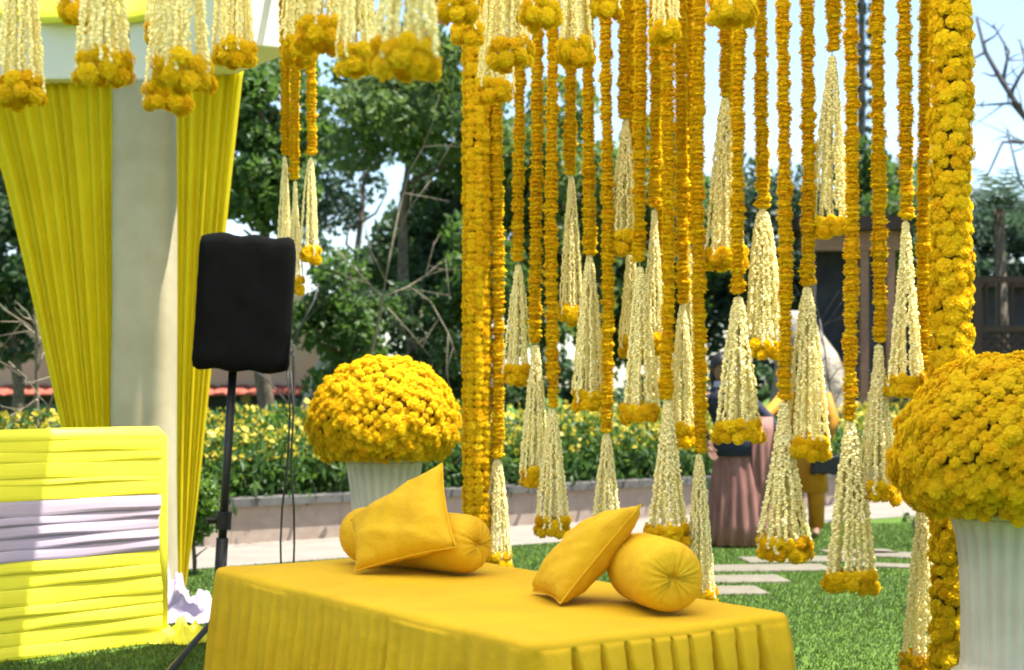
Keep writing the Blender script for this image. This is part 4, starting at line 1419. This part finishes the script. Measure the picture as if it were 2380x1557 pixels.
def hair_cap(t, hx, hy, long=True):
    n, m = 28, 12
    V, Fc = [], []
    for j in range(m + 1):
        th = j / m * (PI * .62)
        for i in range(n):
            a = 2 * PI * i / n
            front = max(0, -math.sin(a))
            tt = th * (1 - .42 * front)
            V.append((hx + .094 * math.sin(tt) * math.cos(a), hy + .012 + .112 * math.sin(tt) * math.sin(a), 1.585 + .115 * math.cos(tt) + .003 * math.sin(a * 11)))
    for j in range(m):
        for i in range(n): Fc.append((j * n + i, (j + 1) * n + i, (j + 1) * n + (i + 1) % n, j * n + (i + 1) % n))
    mb = MB(); mb.V = V; mb.F = Fc
    if long: mb.tube([(hx, hy + .09, 1.60), (hx, hy + .125, 1.5), (hx, hy + .11, 1.38), (hx, hy + .10, 1.28)], [.05, .055, .045, .02], n=10)
    mb.build('hair', M['hair'], t, True)


# person in navy with the dusty rose drape
b1 = G(1712, 1268)
p1, (hx, hy) = person(b1, .35, 'person in navy top and long dusty rose skirt on the lawn beyond the curtain', {'l': ((-.36, .02, 1.12), (-.33, -.10, .90)), 'r': ((.30, -.03, 1.10), (.30, -.20, .98))}, (-.15, -.03))
hair_cap(p1, hx, hy)
loft('top', [(.80, .0, 0, .245, .20, .12), (.95, -.02, 0, .20, .16, .1), (1.08, -.05, 0, .165, .13, .2), (1.22, -.11, -.02, .185, .135, .1), (1.32, -.145, -.03, .205, .12, 0), (1.38, -.155, -.03, .12, .09, 0), (1.41, -.155, -.03, .075, .075, 0)], 'navy', p1, 9, .05)
loft('collar', [(1.385, -.155, -.03, .095, .085, 0), (1.43, -.157, -.033, .075, .075, 0), (1.455, -.158, -.033, .072, .072, 0)], 'grey_cloth', p1)
for (s, pts) in (('sleeve', [(-.32, -.02, 1.34), (-.385, .02, 1.12), (-.345, -.08, .93)]), ('sleeve', [(.02, -.02, 1.34), (.31, -.03, 1.10), (.31, -.19, .99)])):
    MB().tube(pts, [.078, .062, .048], n=14).build(s, M['navy'], p1, True)
loft('skirt', [(.02, .05, 0, .34, .27, 1), (.2, .045, 0, .315, .25, 1), (.5, .03, 0, .27, .22, .9), (.8, .01, 0, .215, .17, .6), (.97, -.01, 0, .175, .14, .2), (1.0, -.01, 0, .165, .13, 0)], 'rose', p1, 19, .055, 96, 1)
loft('shawl', [(.36, .17, -.16, .10, .05, 1), (.6, .17, -.16, .12, .06, 1), (.85, .16, -.16, .12, .06, 1), (1.02, .17, -.15, .10, .055, .6), (1.14, .22, -.10, .08, .05, .3)], 'rose', p1, 9, .16, 60, 4)

# person in mustard with a black bag
b2 = G(1872, 1247)
p2, (hx, hy) = person(b2, -.3, 'person in a mustard orange outfit holding a black bag beyond the curtain', {'l': ((-.34, -.12, 1.13), (-.36, -.30, 1.18)), 'r': ((.25, -.02, 1.10), (.21, -.14, .90))}, (0, 0))
hair_cap(p2, hx, hy, False)
loft('tunic', [(.42, .0, 0, .20, .15, 1), (.7, .0, 0, .19, .145, .8), (.92, 0, 0, .175, .135, .5), (1.06, 0, 0, .155, .12, .2), (1.22, 0, 0, .178, .13, .1), (1.32, 0, 0, .20, .115, 0), (1.38, 0, 0, .12, .085, 0), (1.41, 0, 0, .07, .07, 0)], 'mustard', p2, 8, .05)
for s in (-1, 1):
    MB().tube([(s * .09, 0, .86), (s * .10, -.015, .47), (s * .10, .02, .09)], [.105, .085, .07], n=16).build('trouser_leg', M['mustard'], p2, True)
for pts in ([(-.17, 0, 1.33), (-.345, -.12, 1.13), (-.36, -.27, 1.175)], [(.17, 0, 1.33), (.26, -.02, 1.10), (.215, -.13, .92)]):
    MB().tube(pts, [.07, .056, .046], n=14).build('sleeve', M['mustard'], p2, True)
c, s = math.cos(-.3), math.sin(-.3)
hp_ = b2 + Vector((.20 * c + .19 * s, .20 * s - .19 * c, .60))
bag = empty('handbag', hp_, 'black handbag hanging from the hand of the person in mustard', 'bag')
soft_box(.26, .10, .17, 'black_bag', 'bag_body', bag, loc=(0, 0, .085))
MB().tube([(-.07, 0, .16), (-.055, 0, .24), (0, 0, .27), (.055, 0, .24), (.07, 0, .16)], .008, n=6).build('strap', M['black_bag'], bag, True)
